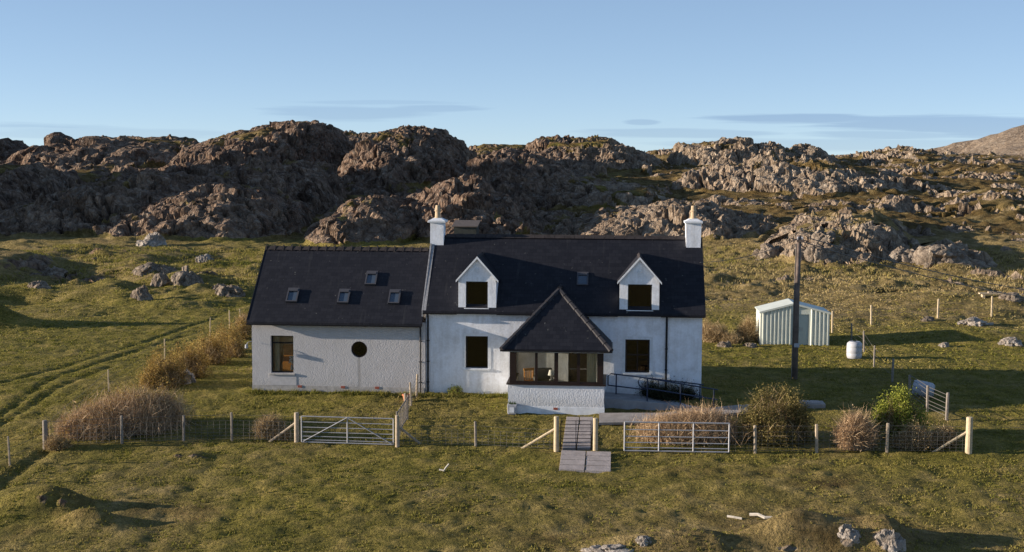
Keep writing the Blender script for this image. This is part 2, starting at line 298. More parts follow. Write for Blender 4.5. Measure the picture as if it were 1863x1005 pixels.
def grid_mesh(name, xs, ys, disp=True, lower=None):
    X, Y = np.meshgrid(xs, ys); nx, ny = len(xs), len(ys); x, y = X.ravel(), Y.ravel()
    z, rk = terrain(x, y, True)
    Z = z.reshape(ny, nx)
    gy, gx = np.gradient(Z, ys, xs); sl = np.hypot(gx, gy).ravel()
    nrm = np.stack([-gx.ravel(), -gy.ravel(), np.ones(nx*ny)], 1); nrm /= np.linalg.norm(nrm, axis=1)[:, None]
    n1 = fbm(x*.35, y*.35, 4, 80); n2 = fbm(x*.09, y*.09, 3, 84)
    rock = rk*(.52+.7*ss(.15, .6, sl))+(.6*n1+.45*n2)*(rk > .05)
    # outcrops on the moor at the right and in the left meadow
    pat = fbm(x*.22, y*.30, 4, 91); moor = ss(20, 45, y)*ss(4, 16, x)+.8*ss(32, 44, y)*ss(-14, -22, x)*ss(62, 50, y)
    out = ss(.14, .34, pat+.35*fbm(x*.8, y*.9, 3, 97))*moor*(y < 240)
    rock = np.maximum(rock, out*.85)
    rock = np.maximum(rock, ss(64, 70, y)*ss(12, 2, x)*ss(240, 200, y)*(.55+.9*fbm(x*.18, y*.22, 4, 98)))
    # foreground outcrops
    for (a, b, rx, ry) in FG: 
        w = np.exp(-(((x-a)/rx)**2+((y-b)/ry)**2)); rock = np.maximum(rock, 1.1*w*(.75+.7*fbm(x*1.6, y*1.6, 3, 99)))
    rock = np.clip(rock, 0, 1)
    P = np.stack([x, y, z], 1)
    edge = np.minimum(np.minimum(x-xs[0], xs[-1]-x), np.minimum(y-ys[0], ys[-1]-y)); ef = ss(0, 1.5, edge)
    if disp:
        m = rock > .25; am = (ss(.25, .6, rock)*ef)[m]; Q = P[m]
        near = np.clip((Q[:, 1]+20)/90, .22, 1)              # smaller blocks close by
        Rm = np.array([[.92, .2, .3], [-.15, .95, -.25], [-.35, .2, .9]])
        K = Q@Rm*np.array([.52, .52, .22])
        d = .75*crag(K*.55, 1, 1.2, .10, .3)*near+.30*crag(K*1.5, 11, 1.2, .14, .35)*near+.12*crag(K*3.8, 21, 1.2, .2, .35)
        d = d+.55*fbm(Q[:, 0]*.35, Q[:, 1]*.35+Q[:, 2]*.3, 4, 33)*near
        d = d*(.75+.65*ss(-.25, .35, fbm(Q[:, 0]*.11, Q[:, 1]*.11, 3, 35)))
        cr_ = fbm(Q[:, 0]*.22+Q[:, 2]*.16, Q[:, 1]*.22-Q[:, 2]*.1+Q[:, 0]*.1, 3, 37); d = d-1.5*np.clip(1-np.abs(cr_)/.045, 0, 1)*near; cr2 = fbm(Q[:, 0]*.55+Q[:, 2]*.1+9, Q[:, 1]*.2+Q[:, 2]*.12, 3, 38); d = d-.55*np.clip(1-np.abs(cr2)/.05, 0, 1)*near
        P[m] += nrm[m]*(d*am)[:, None]
        gm = (1-ss(.3, .6, rock))*ef
        hum = ss(18, 34, y)*(1-ss(8, 14, x)*ss(36, 32, y))*(1+.6*ss(34, 38, y)*ss(8, 14, x))
        P[:, 2] += gm*(.075*fbm(x*2.4, y*2.8, 3, 50)+.03*fbm(x*.8, y*1.2, 2, 53)+hum*.24*np.clip(fbm(x*.8, y*1.0, 4, 55), -.15, 1)+.25*ss(60, 90, y)*fbm(x*.5, y*.5, 4, 57))
        lawn = (y > -6) & (y < 0) & (x > -8) & (x < 13)
    if lower is not None: P[:, 2] -= lower(x, y)
    dry = .28+.62*ss(12, 34, y)*ss(6, 20, x)+.30*ss(25, 45, y)*ss(-10, -30, x)+.25*ss(-8, -16, y)*ss(-6, 14, x)-.25*ss(0, 12, y)*ss(28, 14, y)-.2*ss(-7, 2, y)*(y < 4)
    mnd = np.zeros_like(x)
    for (px_, py_) in ((1500, 975), (1230, 1000), (1600, 975), (95, 915)):
        q_ = at0(px_, py_, -1.6); mnd = np.maximum(mnd, np.exp(-(((x-q_[0])/1.6)**2+((y-q_[1])/.9)**2)))
    dry = dry+.5*mnd
    heath = .12+.62*ss(60, 70, y)+.3*ss(.0, .35, fbm(x*.14, y*.2, 3, 95))*ss(-7, -9, y)
    me = bpy.data.meshes.new(name); me.vertices.add(nx*ny); me.vertices.foreach_set('co', P.astype(np.float32).ravel())
    i = np.arange(nx*ny).reshape(ny, nx); q = np.stack([i[:-1, :-1], i[:-1, 1:], i[1:, 1:], i[1:, :-1]], -1).reshape(-1, 4)
    me.loops.add(q.size); me.loops.foreach_set('vertex_index', q.ravel().astype(np.int32)); me.polygons.add(len(q)); me.polygons.foreach_set('loop_start', (np.arange(len(q))*4).astype(np.int32))
    me.update(); me.validate()
    sm = (rock.reshape(ny, nx)[:-1, :-1].ravel() < .35); me.polygons.foreach_set('use_smooth', sm)
    pale = ss(-5, 12, x-(y-60)*.02)*.8+.25*ss(0, .4, fbm(x*.06, y*.06, 3, 39))  # right-hand rock is paler; the middle slab's warm sunlight is coloured in too
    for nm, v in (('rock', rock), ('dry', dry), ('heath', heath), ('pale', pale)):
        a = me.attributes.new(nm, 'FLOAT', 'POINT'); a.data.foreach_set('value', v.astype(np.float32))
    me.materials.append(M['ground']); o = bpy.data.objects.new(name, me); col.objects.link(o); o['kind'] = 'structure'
    return o
FG = []
for (px, py, rx, ry) in [(1545, 985, .33, .3), (1610, 990, .45, .4), (1440, 1000, .5, .2), (1110, 1003, .8, .15), (1172, 985, .16, .12), (110, 915, .8, .22), (350, 832, .7, .16)]:
    p = at(px, py); FG.append((p[0], p[1], rx, ry))
def steps(*segs):
    out = []
    for a, b, s in segs: out += list(np.arange(a, b-1e-6, s))
    return np.array(out+[segs[-1][1]])
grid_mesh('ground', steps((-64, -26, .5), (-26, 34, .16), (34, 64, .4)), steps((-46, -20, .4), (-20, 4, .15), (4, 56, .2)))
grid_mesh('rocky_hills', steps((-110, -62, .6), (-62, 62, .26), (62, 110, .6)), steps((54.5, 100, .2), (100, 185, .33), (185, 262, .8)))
def lw(x, y):
    i1 = ss(-64.5, -60, x)*ss(64.5, 60, x)*ss(-46.5, -42, y)*ss(56.5, 53, y); i2 = ss(-110.5, -106, x)*ss(110.5, 106, x)*ss(54, 58, y)*ss(262.5, 256, y)
    return .02+2.5*np.clip(i1+i2, 0, 1)
grid_mesh('far_terrain', steps((-3000, -400, 130), (-400, -120, 8), (-120, 120, 4), (120, 460, 6), (460, 3000, 127)), steps((-800, -120, 85), (-120, 300, 4), (300, 560, 5), (560, 3000, 122)), disp=False, lower=lw)

# ------------------------------------------------------------------ object helpers
def tag(o, label, cat, group=None, kind=None):
    o['label'] = label; o['category'] = cat
    if group: o['group'] = group
    if kind: o['kind'] = kind
    return o
def thing(name, label, cat, loc=(0, 0, 0), rz=0., group=None):
    o = bpy.data.objects.new(name, None); o.empty_display_size = .2; col.objects.link(o); o.location = loc; o.rotation_euler = (0, 0, rz); return tag(o, label, cat, group)
class MB:
    def __init__(s): s.v = []; s.f = []
    def add(s, v, f): b = len(s.v); s.v += [tuple(map(float, p)) for p in v]; s.f += [tuple(b+i for i in q) for q in f]; return s
    def box(s, x0, x1, y0, y1, z0, z1):
        return s.add([(x0, y0, z0), (x1, y0, z0), (x1, y1, z0), (x0, y1, z0), (x0, y0, z1), (x1, y0, z1), (x1, y1, z1), (x0, y1, z1)], [(0, 3, 2, 1), (4, 5, 6, 7), (0, 1, 5, 4), (1, 2, 6, 5), (2, 3, 7, 6), (3, 0, 4, 7)])
    def prism(s, poly, d):            # poly: list of 3D points, extruded by vector d
        n = len(poly); P = [np.array(p, float) for p in poly]; d = np.array(d, float)
        return s.add(P+[p+d for p in P], [tuple(range(n-1, -1, -1)), tuple(range(n, 2*n))]+[(i, (i+1) % n, n+(i+1) % n, n+i) for i in range(n)])
    def tube(s, pts, r, n=6, cap=True):
        P = [np.array(p, float) for p in pts]; R = r if isinstance(r, (list, tuple)) else [r]*len(P); V = []; ref = np.array((0.31, .17, .93))
        for k, p in enumerate(P):
            d = (P[min(k+1, len(P)-1)]-P[max(k-1, 0)]); d = d/(np.linalg.norm(d)+1e-9); a = np.cross(d, ref); a /= np.linalg.norm(a)+1e-9; b = np.cross(d, a)
            V += [p+R[k]*(math.cos(2*math.pi*i/n)*a+math.sin(2*math.pi*i/n)*b) for i in range(n)]
        Fc = [(k*n+i, k*n+(i+1) % n, (k+1)*n+(i+1) % n, (k+1)*n+i) for k in range(len(P)-1) for i in range(n)]
        if cap: Fc += [tuple(range(n-1, -1, -1)), tuple((len(P)-1)*n+i for i in range(n))]
        return s.add(V, Fc)
    def lathe(s, prof, c=(0, 0, 0), n=20):  # prof: (r,z)
        V = [(c[0]+r*math.cos(2*math.pi*i/n), c[1]+r*math.sin(2*math.pi*i/n), c[2]+z) for r, z in prof for i in range(n)]
        Fc = [(k*n+i, k*n+(i+1) % n, (k+1)*n+(i+1) % n, (k+1)*n+i) for k in range(len(prof)-1) for i in range(n)]
        return s.add(V, Fc+[tuple(range(n-1, -1, -1)), tuple((len(prof)-1)*n+i for i in range(n))])
    def build(s, name, m, parent=None, bevel=0., smooth=False, label=None):
        me = bpy.data.meshes.new(name); me.from_pydata(s.v, [], s.f); me.update()
        bm = bmesh.new(); bm.from_mesh(me); bmesh.ops.recalc_face_normals(bm, faces=bm.faces); bm.to_mesh(me); bm.free()
        o = bpy.data.objects.new(name, me); me.materials.append(m); col.objects.link(o)
        if smooth: me.polygons.foreach_set('use_smooth', [True]*len(me.polygons))
        if parent: o.parent = parent
        if bevel: b = o.modifiers.new('bevel', 'BEVEL'); b.width = bevel; b.segments = 2; b.limit_method = 'ANGLE'
        if label: o['label'] = label
        return o
def npmesh(name, V, Fc, m, parent=None, attrs=None, n=3, smooth=False):
    me = bpy.data.meshes.new(name); me.vertices.add(len(V)); me.vertices.foreach_set('co', np.asarray(V, np.float32).ravel())
    Fc = np.asarray(Fc, np.int32); me.loops.add(Fc.size); me.loops.foreach_set('vertex_index', Fc.ravel()); me.polygons.add(len(Fc)); me.polygons.foreach_set('loop_start', (np.arange(len(Fc))*n).astype(np.int32)); me.update()
    if smooth: me.polygons.foreach_set('use_smooth', np.ones(len(Fc), bool))
    for k, v in (attrs or {}).items():
        a = me.attributes.new(k, 'FLOAT', 'POINT'); a.data.foreach_set('value', np.asarray(v, np.float32))
    me.materials.append(m); o = bpy.data.objects.new(name, me); col.objects.link(o)
    if parent: o.parent = parent
    return o
def copy_tree(o, parent=None):
    c = o.copy(); col.objects.link(c); c.parent = parent
    for ch in [k for k in bpy.data.objects if k.parent == o]: copy_tree(ch, c)
    return c

# ------------------------------------------------------------------ more materials
def render_mat(name, base, stain, rough_scale, bump, dist, stainamt, blot=1.2, streaks=()):
    t = NT(name)
    n1 = t.noise(blot, 8, .72, dist=.5); n2 = t.noise(1., 5, .6, vec=t.mapping((5., 5., .5)))
    f = t.ramp(t.math('ADD', t.math('MULTIPLY', n1, .65), t.math('MULTIPLY', n2, .35)), [(.44, (0, 0, 0)), (.66, (1, 1, 1))])
    c = t.mix(t.math('MULTIPLY', f, stainamt), base, stain)
    sp = t.n('ShaderNodeSeparateXYZ'); t.l(t.tc.outputs['Object'], sp.inputs[0])
    low = t.ramp(t.math('ADD', sp.outputs[2], t.math('MULTIPLY', t.noise(2.5, 5, .7), 1.1)), [(.15, (.50, .47, .40)), (.95, (1, 1, 1))])   # rain-splashed foot of the wall
    c = t.mix(.45, c, low, 'MULTIPLY')
    vv = t.n('ShaderNodeTexVoronoi'); vv.inputs['Scale'].default_value = rough_scale; t.l(t.tc.outputs['Object'], vv.inputs['Vector'])
    c = t.mix(.35, c, t.ramp(vv.outputs['Distance'], [(0, (1.1, 1.1, 1.1)), (.8, (.85, .85, .85))]), 'MULTIPLY')
    for (sx, sw, zt, sa) in streaks:                     # rust and damp streaks
        ax = t.math('ABSOLUTE', t.math('ADD', t.math('SUBTRACT', sp.outputs[0], sx), t.math('MULTIPLY', t.math('SUBTRACT', t.noise(3., 4), .5), .12)))
        mk = t.math('MULTIPLY', t.ramp(ax, [(sw*.3, (1, 1, 1)), (sw, (0, 0, 0))]), t.math('LESS_THAN', sp.outputs[2], zt))
        c = t.mix(t.math('MULTIPLY', mk, sa), c, (.20, .19, .18))
    t.l(c, t.b.inputs['Base Color']); t.b.inputs['Roughness'].default_value = .9; t.b.inputs['Specular IOR Level'].default_value = .2
    h = t.math('ADD', t.math('MULTIPLY', vv.outputs['Distance'], -1.), t.noise(rough_scale*.5, 5, .65))
    t.l(t.bump(h, bump, dist), t.b.inputs['Normal']); return t.m
M['white'] = render_mat('white_painted_render', (.87, .90, .96), (.40, .37, .33), 12., .22, .012, .5)
M['harl'] = render_mat('pebble_dashed_render', (.52, .51, .52), (.40, .385, .375), 24., .38, .018, .45, 2., [(-2.88, .08, 1.36, .5), (-5.7, .06, .55, .35), (-4.0, .05, .9, .15)])
M['harlw'] = render_mat('white_pebble_dash', (.70, .72, .76), (.56, .54, .52), 16., .4, .015, .35, 2.)
M['trimw'] = mat('smooth_white_paint', (.76, .79, .83), .7, var=.18, vscale=4., bump=.2, bscale=30)
M['panel'] = mat('grey_smooth_render', (.50, .49, .50), .85, var=.2, vscale=4.)
M['plinth'] = mat('bare_cement_plinth', (.42, .40, .38), .9, var=.3, vscale=5., bump=.4, bscale=25)
def slate():
    t = NT('blue_grey_slates'); mp = t.mapping((1, 1.4, 1.))
    br = t.n('ShaderNodeTexBrick'); br.inputs['Scale'].default_value = 1.; br.inputs['Brick Width'].default_value = .28; br.inputs['Row Height'].default_value = .2; br.inputs['Mortar Size'].default_value = .006
    br.inputs['Color1'].default_value = (.011, .012, .018, 1); br.inputs['Color2'].default_value = (.018, .019, .026, 1); br.inputs['Mortar'].default_value = (.006, .006, .010, 1); t.l(mp, br.inputs['Vector'])
    n = t.noise(2., 6, .7); c = t.mix(.5, br.outputs['Color'], t.ramp(n, [(.3, (.7, .7, .72)), (.7, (1.25, 1.2, 1.15))]), 'MULTIPLY')
    sp = t.ramp(t.noise(5.5, 3, .6), [(.69, (0, 0, 0)), (.72, (1, 1, 1))]); c = t.mix(t.math('MULTIPLY', sp, .35), c, (.22, .22, .2))
    st = t.ramp(t.noise(1., 4, .6, vec=t.mapping((6., .5, .5))), [(.60, (0, 0, 0)), (.8, (1, 1, 1))]); c = t.mix(t.math('MULTIPLY', st, .12), c, (.15, .15, .14))
    t.l(c, t.b.inputs['Base Color']); t.b.inputs['Roughness'].default_value = .6; t.b.inputs['Specular IOR Level'].default_value = .2
    t.l(t.bump(br.outputs['Fac'], -.5, .02, t.bump(t.noise(9, 4, .6), .25, .02)), t.b.inputs['Normal']); return t.m
M['slate'] = slate()
M['ridge'] = mat('weathered_ridge_tile', (.040, .033, .033), .8, var=.5, vscale=4.)
M['hip'] = mat('dark_hip_tile', (.028, .027, .032), .6, var=.4, vscale=5.)
M['flash'] = mat('lead_and_cement_flashing', (.30, .30, .31), .7, var=.4, vscale=6.)
M['black'] = mat('black_plastic_gutter', (.012, .013, .018), .45, var=.2)
M['frame'] = mat('dark_brown_stained_wood', (.022, .011, .008), .45, var=.4, vscale=8.)
M['blackf'] = mat('black_window_frame', (.008, .008, .010), .4)
M['pot'] = mat('buff_chimney_clay', (.52, .39, .25), .8, var=.35, vscale=9.)
M['terra'] = mat('terracotta', (.45, .15, .07), .8, var=.3)
M['conc'] = mat('weathered_concrete', (.33, .30, .28), .92, var=.3, vscale=2.5, bump=.4, bscale=20)
M['concd'] = mat('ramp_concrete', (.30, .31, .33), .9, var=.3, vscale=2., bump=.3, bscale=20)
M['slab'] = mat('grey_paving_slab', (.40, .35, .33), .9, var=.3, vscale=2.2, bump=.5, bscale=14)
M['galv'] = mat('galvanised_steel', (.40, .40, .42), .5, metal=.35, var=.2, vscale=8)
M['wire'] = mat('fence_wire', (.16, .15, .14), .6, metal=.3)
M['iron'] = mat('dark_painted_iron', (.03, .022, .02), .6, var=.4)
M['rail'] = mat('navy_painted_steel', (.02, .035, .075), .45)
M['post'] = mat('weathered_timber_post', (.42, .34, .25), .9, var=.35, vscale=6, bump=.4, bscale=30)
M['postl'] = mat('pale_new_timber_post', (.52, .42, .28), .9, var=.25, vscale=6, bump=.4, bscale=30)
M['postd'] = mat('grey_timber', (.24, .21, .18), .9, var=.35, vscale=6, bump=.4, bscale=30)
M['polem'] = mat('tarred_pole_timber', (.17, .13, .11), .85, var=.4, vscale=3, bump=.4, bscale=12)
M['shed'] = mat('sage_painted_steel', (.62, .65, .58), .5, var=.1, vscale=2.)
M['sheddr'] = mat('sage_painted_door', (.44, .50, .47), .5, var=.12, vscale=2.)
M['shroof'] = mat('pale_green_steel_roof', (.58, .62, .57), .5, var=.15, vscale=2.)
M['plastic'] = mat('white_plastic', (.42, .43, .47), .5, var=.2, vscale=3.)
M['inwall'] = mat('cream_plaster', (.80, .78, .70), .9); M['floor'] = mat('floor_boards', (.14, .085, .05), .7, var=.3)
M['orange'] = mat('varnished_pine', (.75, .36, .11), .5, var=.25, vscale=7.); M['sofa'] = mat('grey_cloth', (.12, .12, .13), .9, var=.2)
M['lampw'] = mat('white_shade', (.9, .9, .88), .8); M['curtain'] = mat('pale_curtain_cloth', (.82, .74, .56), .9, var=.15, vscale=5.)
M['red'] = mat('terracotta_air_brick', (.30, .09, .06), .9)
M['hut'] = mat('dark_stone_hut', (.05, .055, .05), .9, var=.4, vscale=2., bump=.6, bscale=6); M['hutr'] = mat('hut_roof', (.12, .10, .09), .8, var=.3)
def glass(name, tint, tr):
    m = bpy.data.materials.new(name); m.use_nodes = True; nt = m.node_tree; nt.nodes.clear(); N, L = nt.nodes.new, nt.links.new
    o = N('ShaderNodeOutputMaterial'); mx = N('ShaderNodeMixShader'); g = N('ShaderNodeBsdfGlossy'); g.inputs['Roughness'].default_value = .04; t = N('ShaderNodeBsdfTransparent'); t.inputs[0].default_value = (*tint, 1)
    fr = N('ShaderNodeFresnel'); fr.inputs[0].default_value = 1.5; ad = N('ShaderNodeMath'); ad.operation = 'MULTIPLY_ADD'; ad.inputs[1].default_value = 1.3; ad.inputs[2].default_value = tr
    L(fr.outputs[0], ad.inputs[0]); L(ad.outputs[0], mx.inputs[0]); L(t.outputs[0], mx.inputs[1]); L(g.outputs[0], mx.inputs[2]); L(mx.outputs[0], o.inputs[0]); return m
M['glass'] = glass('clear_window_glass', (.85, .85, .82), .0); M['glassd'] = glass('dark_window_glass', (.25, .22, .18), .0)

# ------------------------------------------------------------------ the cottage
cot = thing('cottage', 'long white stone cottage with dark slate roofs, two dormers, glazed porch and lower pebble-dashed wing', 'cottage', (0, 0, 0))
def wall_xz(mb, x0, x1, z0, z1, y0, y1, holes):
    """front wall slab between y0 (outside) and y1 with rectangular holes"""
    xs = sorted({x0, x1, *[h[0] for h in holes], *[h[1] for h in holes]}); 
    for a, b in zip(xs[:-1], xs[1:]):
        hs = sorted([(h[2], h[3]) for h in holes if h[0] <= a+1e-6 and h[1] >= b-1e-6]); z = z0
        for (c, d) in hs:
            if c > z+1e-6: mb.box(a, b, y0, y1, z, c)
            z = d
        if z1 > z+1e-6: mb.box(a, b, y0, y1, z, z1)
MX0, MX1, MD = 0., 11.82, 6.0; EZ, RZ = 3.42, 6.5; AX0, AY = -7.6, -.2; AEZ, ARZ = 2.95, 5.88
W1 = (1.72, 2.69, .94, 2.34); W2 = (8.58, 9.62, .86, 2.30); DOOR = (6.15, 7.0, -.05, 2.05)
D1w = (1.73, 2.68, 3.56, 4.70); D2w = (8.66, 9.68, 3.56, 4.66)
g = MB(); wall_xz(g, MX0, MX1, -.6, 3.36, 0., .45, [W1, W2, DOOR])
g.box(MX0, MX1, MD-.4, MD, -.6, 3.36)
for xa in (MX0, MX1-.45):
    g.prism([(xa, .45, -.6), (xa, MD-.4, -.6), (xa, MD-.4, 3.36), (xa, 3., RZ-.16), (xa, .45, 3.74)], (.45, 0, 0))
g.prism([(MX0-.002, -.002, 3.36), (MX0-.002, .45, 3.36), (MX0-.002, .45, 3.78)], (.2, 0, 0))
g.build('main_wall', M['white'], cot)
WA = (-6.77, -5.77, .62, 2.26); RC = (-2.88, 1.71, .355)
g = MB(); wall_xz(g, AX0, -.003, .08, 2.9, AY, AY+.35, [WA, (RC[0]-.5, RC[0]+.5, RC[1]-.5, RC[1]+.5)])
nseg = 40
sq = []
ci = []
for i in range(nseg):
    a = 2*math.pi*i/nseg; c, s = math.cos(a), math.sin(a); k = .5/max(abs(c), abs(s)); sq.append((RC[0]+k*c, RC[1]+k*s)); ci.append((RC[0]+RC[2]*c, RC[1]+RC[2]*s))
for i in range(nseg):
    j = (i+1) % nseg; a, b, c, d = sq[i], sq[j], ci[j], ci[i]
    g.add([(a[0], AY, a[1]), (b[0], AY, b[1]), (c[0], AY, c[1]), (d[0], AY, d[1])], [(0, 1, 2, 3)])
    g.add([(c[0], AY, c[1]), (d[0], AY, d[1]), (d[0], AY+.35, d[1]), (c[0], AY+.35, c[1])], [(0, 1, 2, 3)])
g.box(AX0, -.003, 5.6, 5.95, -.3, 2.9)
rl = lambda y: 3.2+(y-.15)*(ARZ-3.32)/2.7
g.prism([(AX0, .15, -.3), (AX0, .35, -.3), (AX0, .35, rl(.35)), (AX0, .15, 3.2)], (.35, 0, 0))
g.prism([(AX0, 1.9, -.3), (AX0, 5.6, -.3), (AX0, 5.6, 2.9), (AX0, 2.85, ARZ-.12), (AX0, 1.9, rl(1.9))], (.35, 0, 0))
g.box(AX0, AX0+.35, .35, 1.9, -.3, .75); g.prism([(AX0, .35, 2.3), (AX0, 1.9, 2.3), (AX0, 1.9, rl(1.9)), (AX0, .35, rl(.35))], (.35, 0, 0))  # gap left for the added, unseen gable window
g.build('wing_wall', M['harl'], cot)
MB().box(AX0-.01, -.003, AY-.012, AY+.3, -.5, .08).build('wing_plinth', M['plinth'], cot)
for x in (-5.5, -3.6, -2.1): MB().box(x-.09, x+.09, AY-.03, AY, .0, .1).build('air_brick', M['red'], cot)
# smooth band under the tall window, slightly proud of the harling
MB().box(-6.85, -5.65, AY-.012, AY-.001, .09, .55).build('smooth_panel', M['panel'], cot)
# dark streak below the round window is weathering on the wall: a thin overflow stain strip
# interior (seen through the panes)
g = MB(); g.box(AX0+.35, -.01, AY+.36, 5.6, -.1, .0); g.build('wing_floor', M['floor'], cot)
g = MB(); g.box(AX0+.352, -3.9, 2.6, 2.68, 0, 2.85); g.build('wing_partition', M['inwall'], cot)
g = MB(); g.box(MX0+.46, MX1-.46, .46, 5.59, .0, .06); g.box(MX0+.46, MX1-.46, .46, 5.59, 2.6, 2.7); g.build('main_floor', M['floor'], cot)
# roofs
def roofmesh(x0, x1, ye, ze, yr, zr, t=.11, back=None):
    g = MB(); yb = 2*yr-ye
    g.prism([(x0, ye, ze), (x0, yr, zr), (x0, yb, ze), (x0, yb, ze-t), (x0, yr, zr-t*1.4), (x0, ye, ze-t)], (x1-x0, 0, 0)); return g
roofmesh(MX0-.1, MX1+.1, -.18, EZ, 3., RZ).build('main_roof', M['slate'], cot)
roofmesh(AX0-.14, MX0-.103, AY-.27, AEZ-.06, 2.85, ARZ).build('wing_roof', M['slate'], cot)
def ridge_tiles(x0, x1, yr, zr, n, knob):
    g = MB(); L = (x1-x0)/n
    for i in range(n):
        a = x0+i*L; b = a+L*.97
        g.prism([(a, yr-.16, zr-.10), (a, yr, zr+.055), (a, yr+.16, zr-.10), (a, yr, zr-.02)], (b-a, 0, 0))
        if knob: g.prism([(a, yr-.19, zr-.12), (a, yr, zr+.105), (a, yr+.19, zr-.12), (a, yr, zr)], (.06, 0, 0))
    return g
ridge_tiles(AX0-.14, -.28, 2.85, ARZ+.01, 19, True).build('wing_ridge_tiles', M['ridge'], cot)
ridge_tiles(.5, 11.2, 3., RZ+.01, 24, False).build('main_ridge_tiles', M['ridge'], cot)
# verge flashing beside the taller gable and along the slopes
def slope_strip(x, ye, ze, yr, zr, w, h):
    g = MB(); g.prism([(x, ye, ze+.0), (x, yr, zr+.0), (x, yr, zr+h), (x, ye, ze+h)], (w, 0, 0)); return g
slope_strip(-.16, -.16, EZ-.24, 2.95, RZ-.22, .055, .26).build('gable_skew', M['flash'], cot)
slope_strip(-.095, -.15, EZ+.0, 2.65, RZ-.33, .12, .03).build('verge_flashing', M['flash'], cot, label='pale cement verge on the roof edge above the wing')
slope_strip(AX0-.17, AY-.2, AEZ-.13, 2.85, ARZ-.14, .03, .16).build('bargeboard', M['black'], cot)
slope_strip(MX1+.1, -.18, EZ-.13, 3., RZ-.14, .03, .15).build('bargeboard', M['black'], cot)
# gutters and downpipes
def gutter(x0, x1, y, z): 
    return MB().prism([(x0, y-.055, z), (x0, y-.045, z-.06), (x0, y+.035, z-.06), (x0, y+.05, z)], (x1-x0, 0, 0))
gutter(AX0-.14, -.12, AY-.31, AEZ-.14).build('gutter', M['black'], cot)
gutter(MX0-.1, 1.36, -.2, EZ-.07).build('gutter', M['black'], cot); gutter(3.08, 8.24, -.2, EZ-.07).build('gutter', M['black'], cot); gutter(10.06, MX1+.1, -.2, EZ-.07).build('gutter', M['black'], cot)
for (x, y, z1, z0, rr, zz) in ((-.2, AY-.06, 2.84, -.2, .035, .05), (.1, -.06, 3.32, -.2, .04, .0), (10.32, -.06, 3.32, -.4, .045, 0)):
    g = MB(); g.tube([(x, y-.1, z1), (x, y-.1, z1-.05), (x, y, z1-.22), (x, y, z0)], rr, 8)
    for k in range(3): g.box(x-.06, x+.06, y-.02, y+.05, z0+.5+k*.9, z0+.54+k*.9)
    g.build('downpipe', M['black'], cot, smooth=False)
g = MB(); g.tube([(3.68, -.05, 2.2), (3.68, -.05, -.3)], .03, 8); g.build('downpipe', M['black'], cot)
# windows
def window(name, x0, x1, z0, z1, yo, fr, gm, bars=(), sill=True, depth=.16, fw_=.055, parent=cot, smat=None):
    w = MB(); a = yo+depth
    w.box(x0, x0+fw_, a, a+.06, z0, z1); w.box(x1-fw_, x1, a, a+.06, z0, z1); w.box(x0+fw_, x1-fw_, a, a+.06, z1-fw_, z1); w.box(x0+fw_, x1-fw_, a, a+.06, z0, z0+fw_)
    for (k, p) in bars:
        if k == 'h': w.box(x0+fw_, x1-fw_, a+.003, a+.05, p-.03, p+.03)
        else: w.box(p-.025, p+.025, a+.006, a+.047, z0+fw_, z1-fw_)
    o = w.build(name, fr, parent)
    if parent is cot:
        MB().box(x0+fw_*.5, x1-fw_*.5, a+.028, a+.034, z0+fw_*.5, z1-fw_*.5).build('pane', gm, o)
        if sill: MB().box(x0-.07, x1+.07, yo-.06, a-.002, z0-.08, z0-.001).build('window_sill', smat or M['trimw'], o, bevel=.008)
    return o
window('window', *W1, 0., M['blackf'], M['glassd'])
window('window', *W2, 0., M['frame'], M['glassd'], bars=[('h', 1.62), ('v', 9.1)], fw_=.07)
w_ = window('window', *WA, AY, M['blackf'], M['glass'], bars=[('h', 1.93)], smat=M['plinth'])
g = MB(); g.box(AX0+.1, AX0+.16, .35, .42, .75, 2.3); g.box(AX0+.1, AX0+.16, 1.83, 1.9, .75, 2.3); g.box(AX0+.1, AX0+.16, .42, 1.83, 2.23, 2.3); g.box(AX0+.1, AX0+.16, .42, 1.83, .75, .82)  # added window, out of view, lets the low sun reach the dresser
sw_ = g.build('added_gable_window', M['blackf'], cot, label='unseen window added in the left gable of the wing to let sun in'); MB().box(AX0+.12, AX0+.126, .4, 1.85, .8, 2.25).build('pane', M['glass'], sw_)
g = MB()
for i in range(24):
    a0, a1 = 2*math.pi*i/24, 2*math.pi*(i+1)/24; r0, r1 = .30, .356
    q = [(RC[0]+r*math.cos(a), AY+.10, RC[1]+r*math.sin(a)) for r, a in ((r0, a0), (r1, a0), (r1, a1), (r0, a1))]; g.prism(q, (0, .05, 0))
rw = g.build('round_window', M['frame'], cot, label='round porthole window in the pebble-dashed wing')
MB().prism([(RC[0]+.31*math.cos(2*math.pi*i/24), AY+.12, RC[1]+.31*math.sin(2*math.pi*i/24)) for i in range(24)], (0, .006, 0)).build('pane', M['glassd'], rw)
# surrounds: raised smooth bands round the ground-floor windows
for (x0, x1, z0, z1) in (W1, W2):
    g = MB(); b = .13; g.box(x0-b, x0, -.012, -.001, z0-.1, z1+b); g.box(x1, x1+b, -.012, -.001, z0-.1, z1+b); g.box(x0, x1, -.012, -.001, z1, z1+b); g.build('window_surround', M['trimw'], cot)
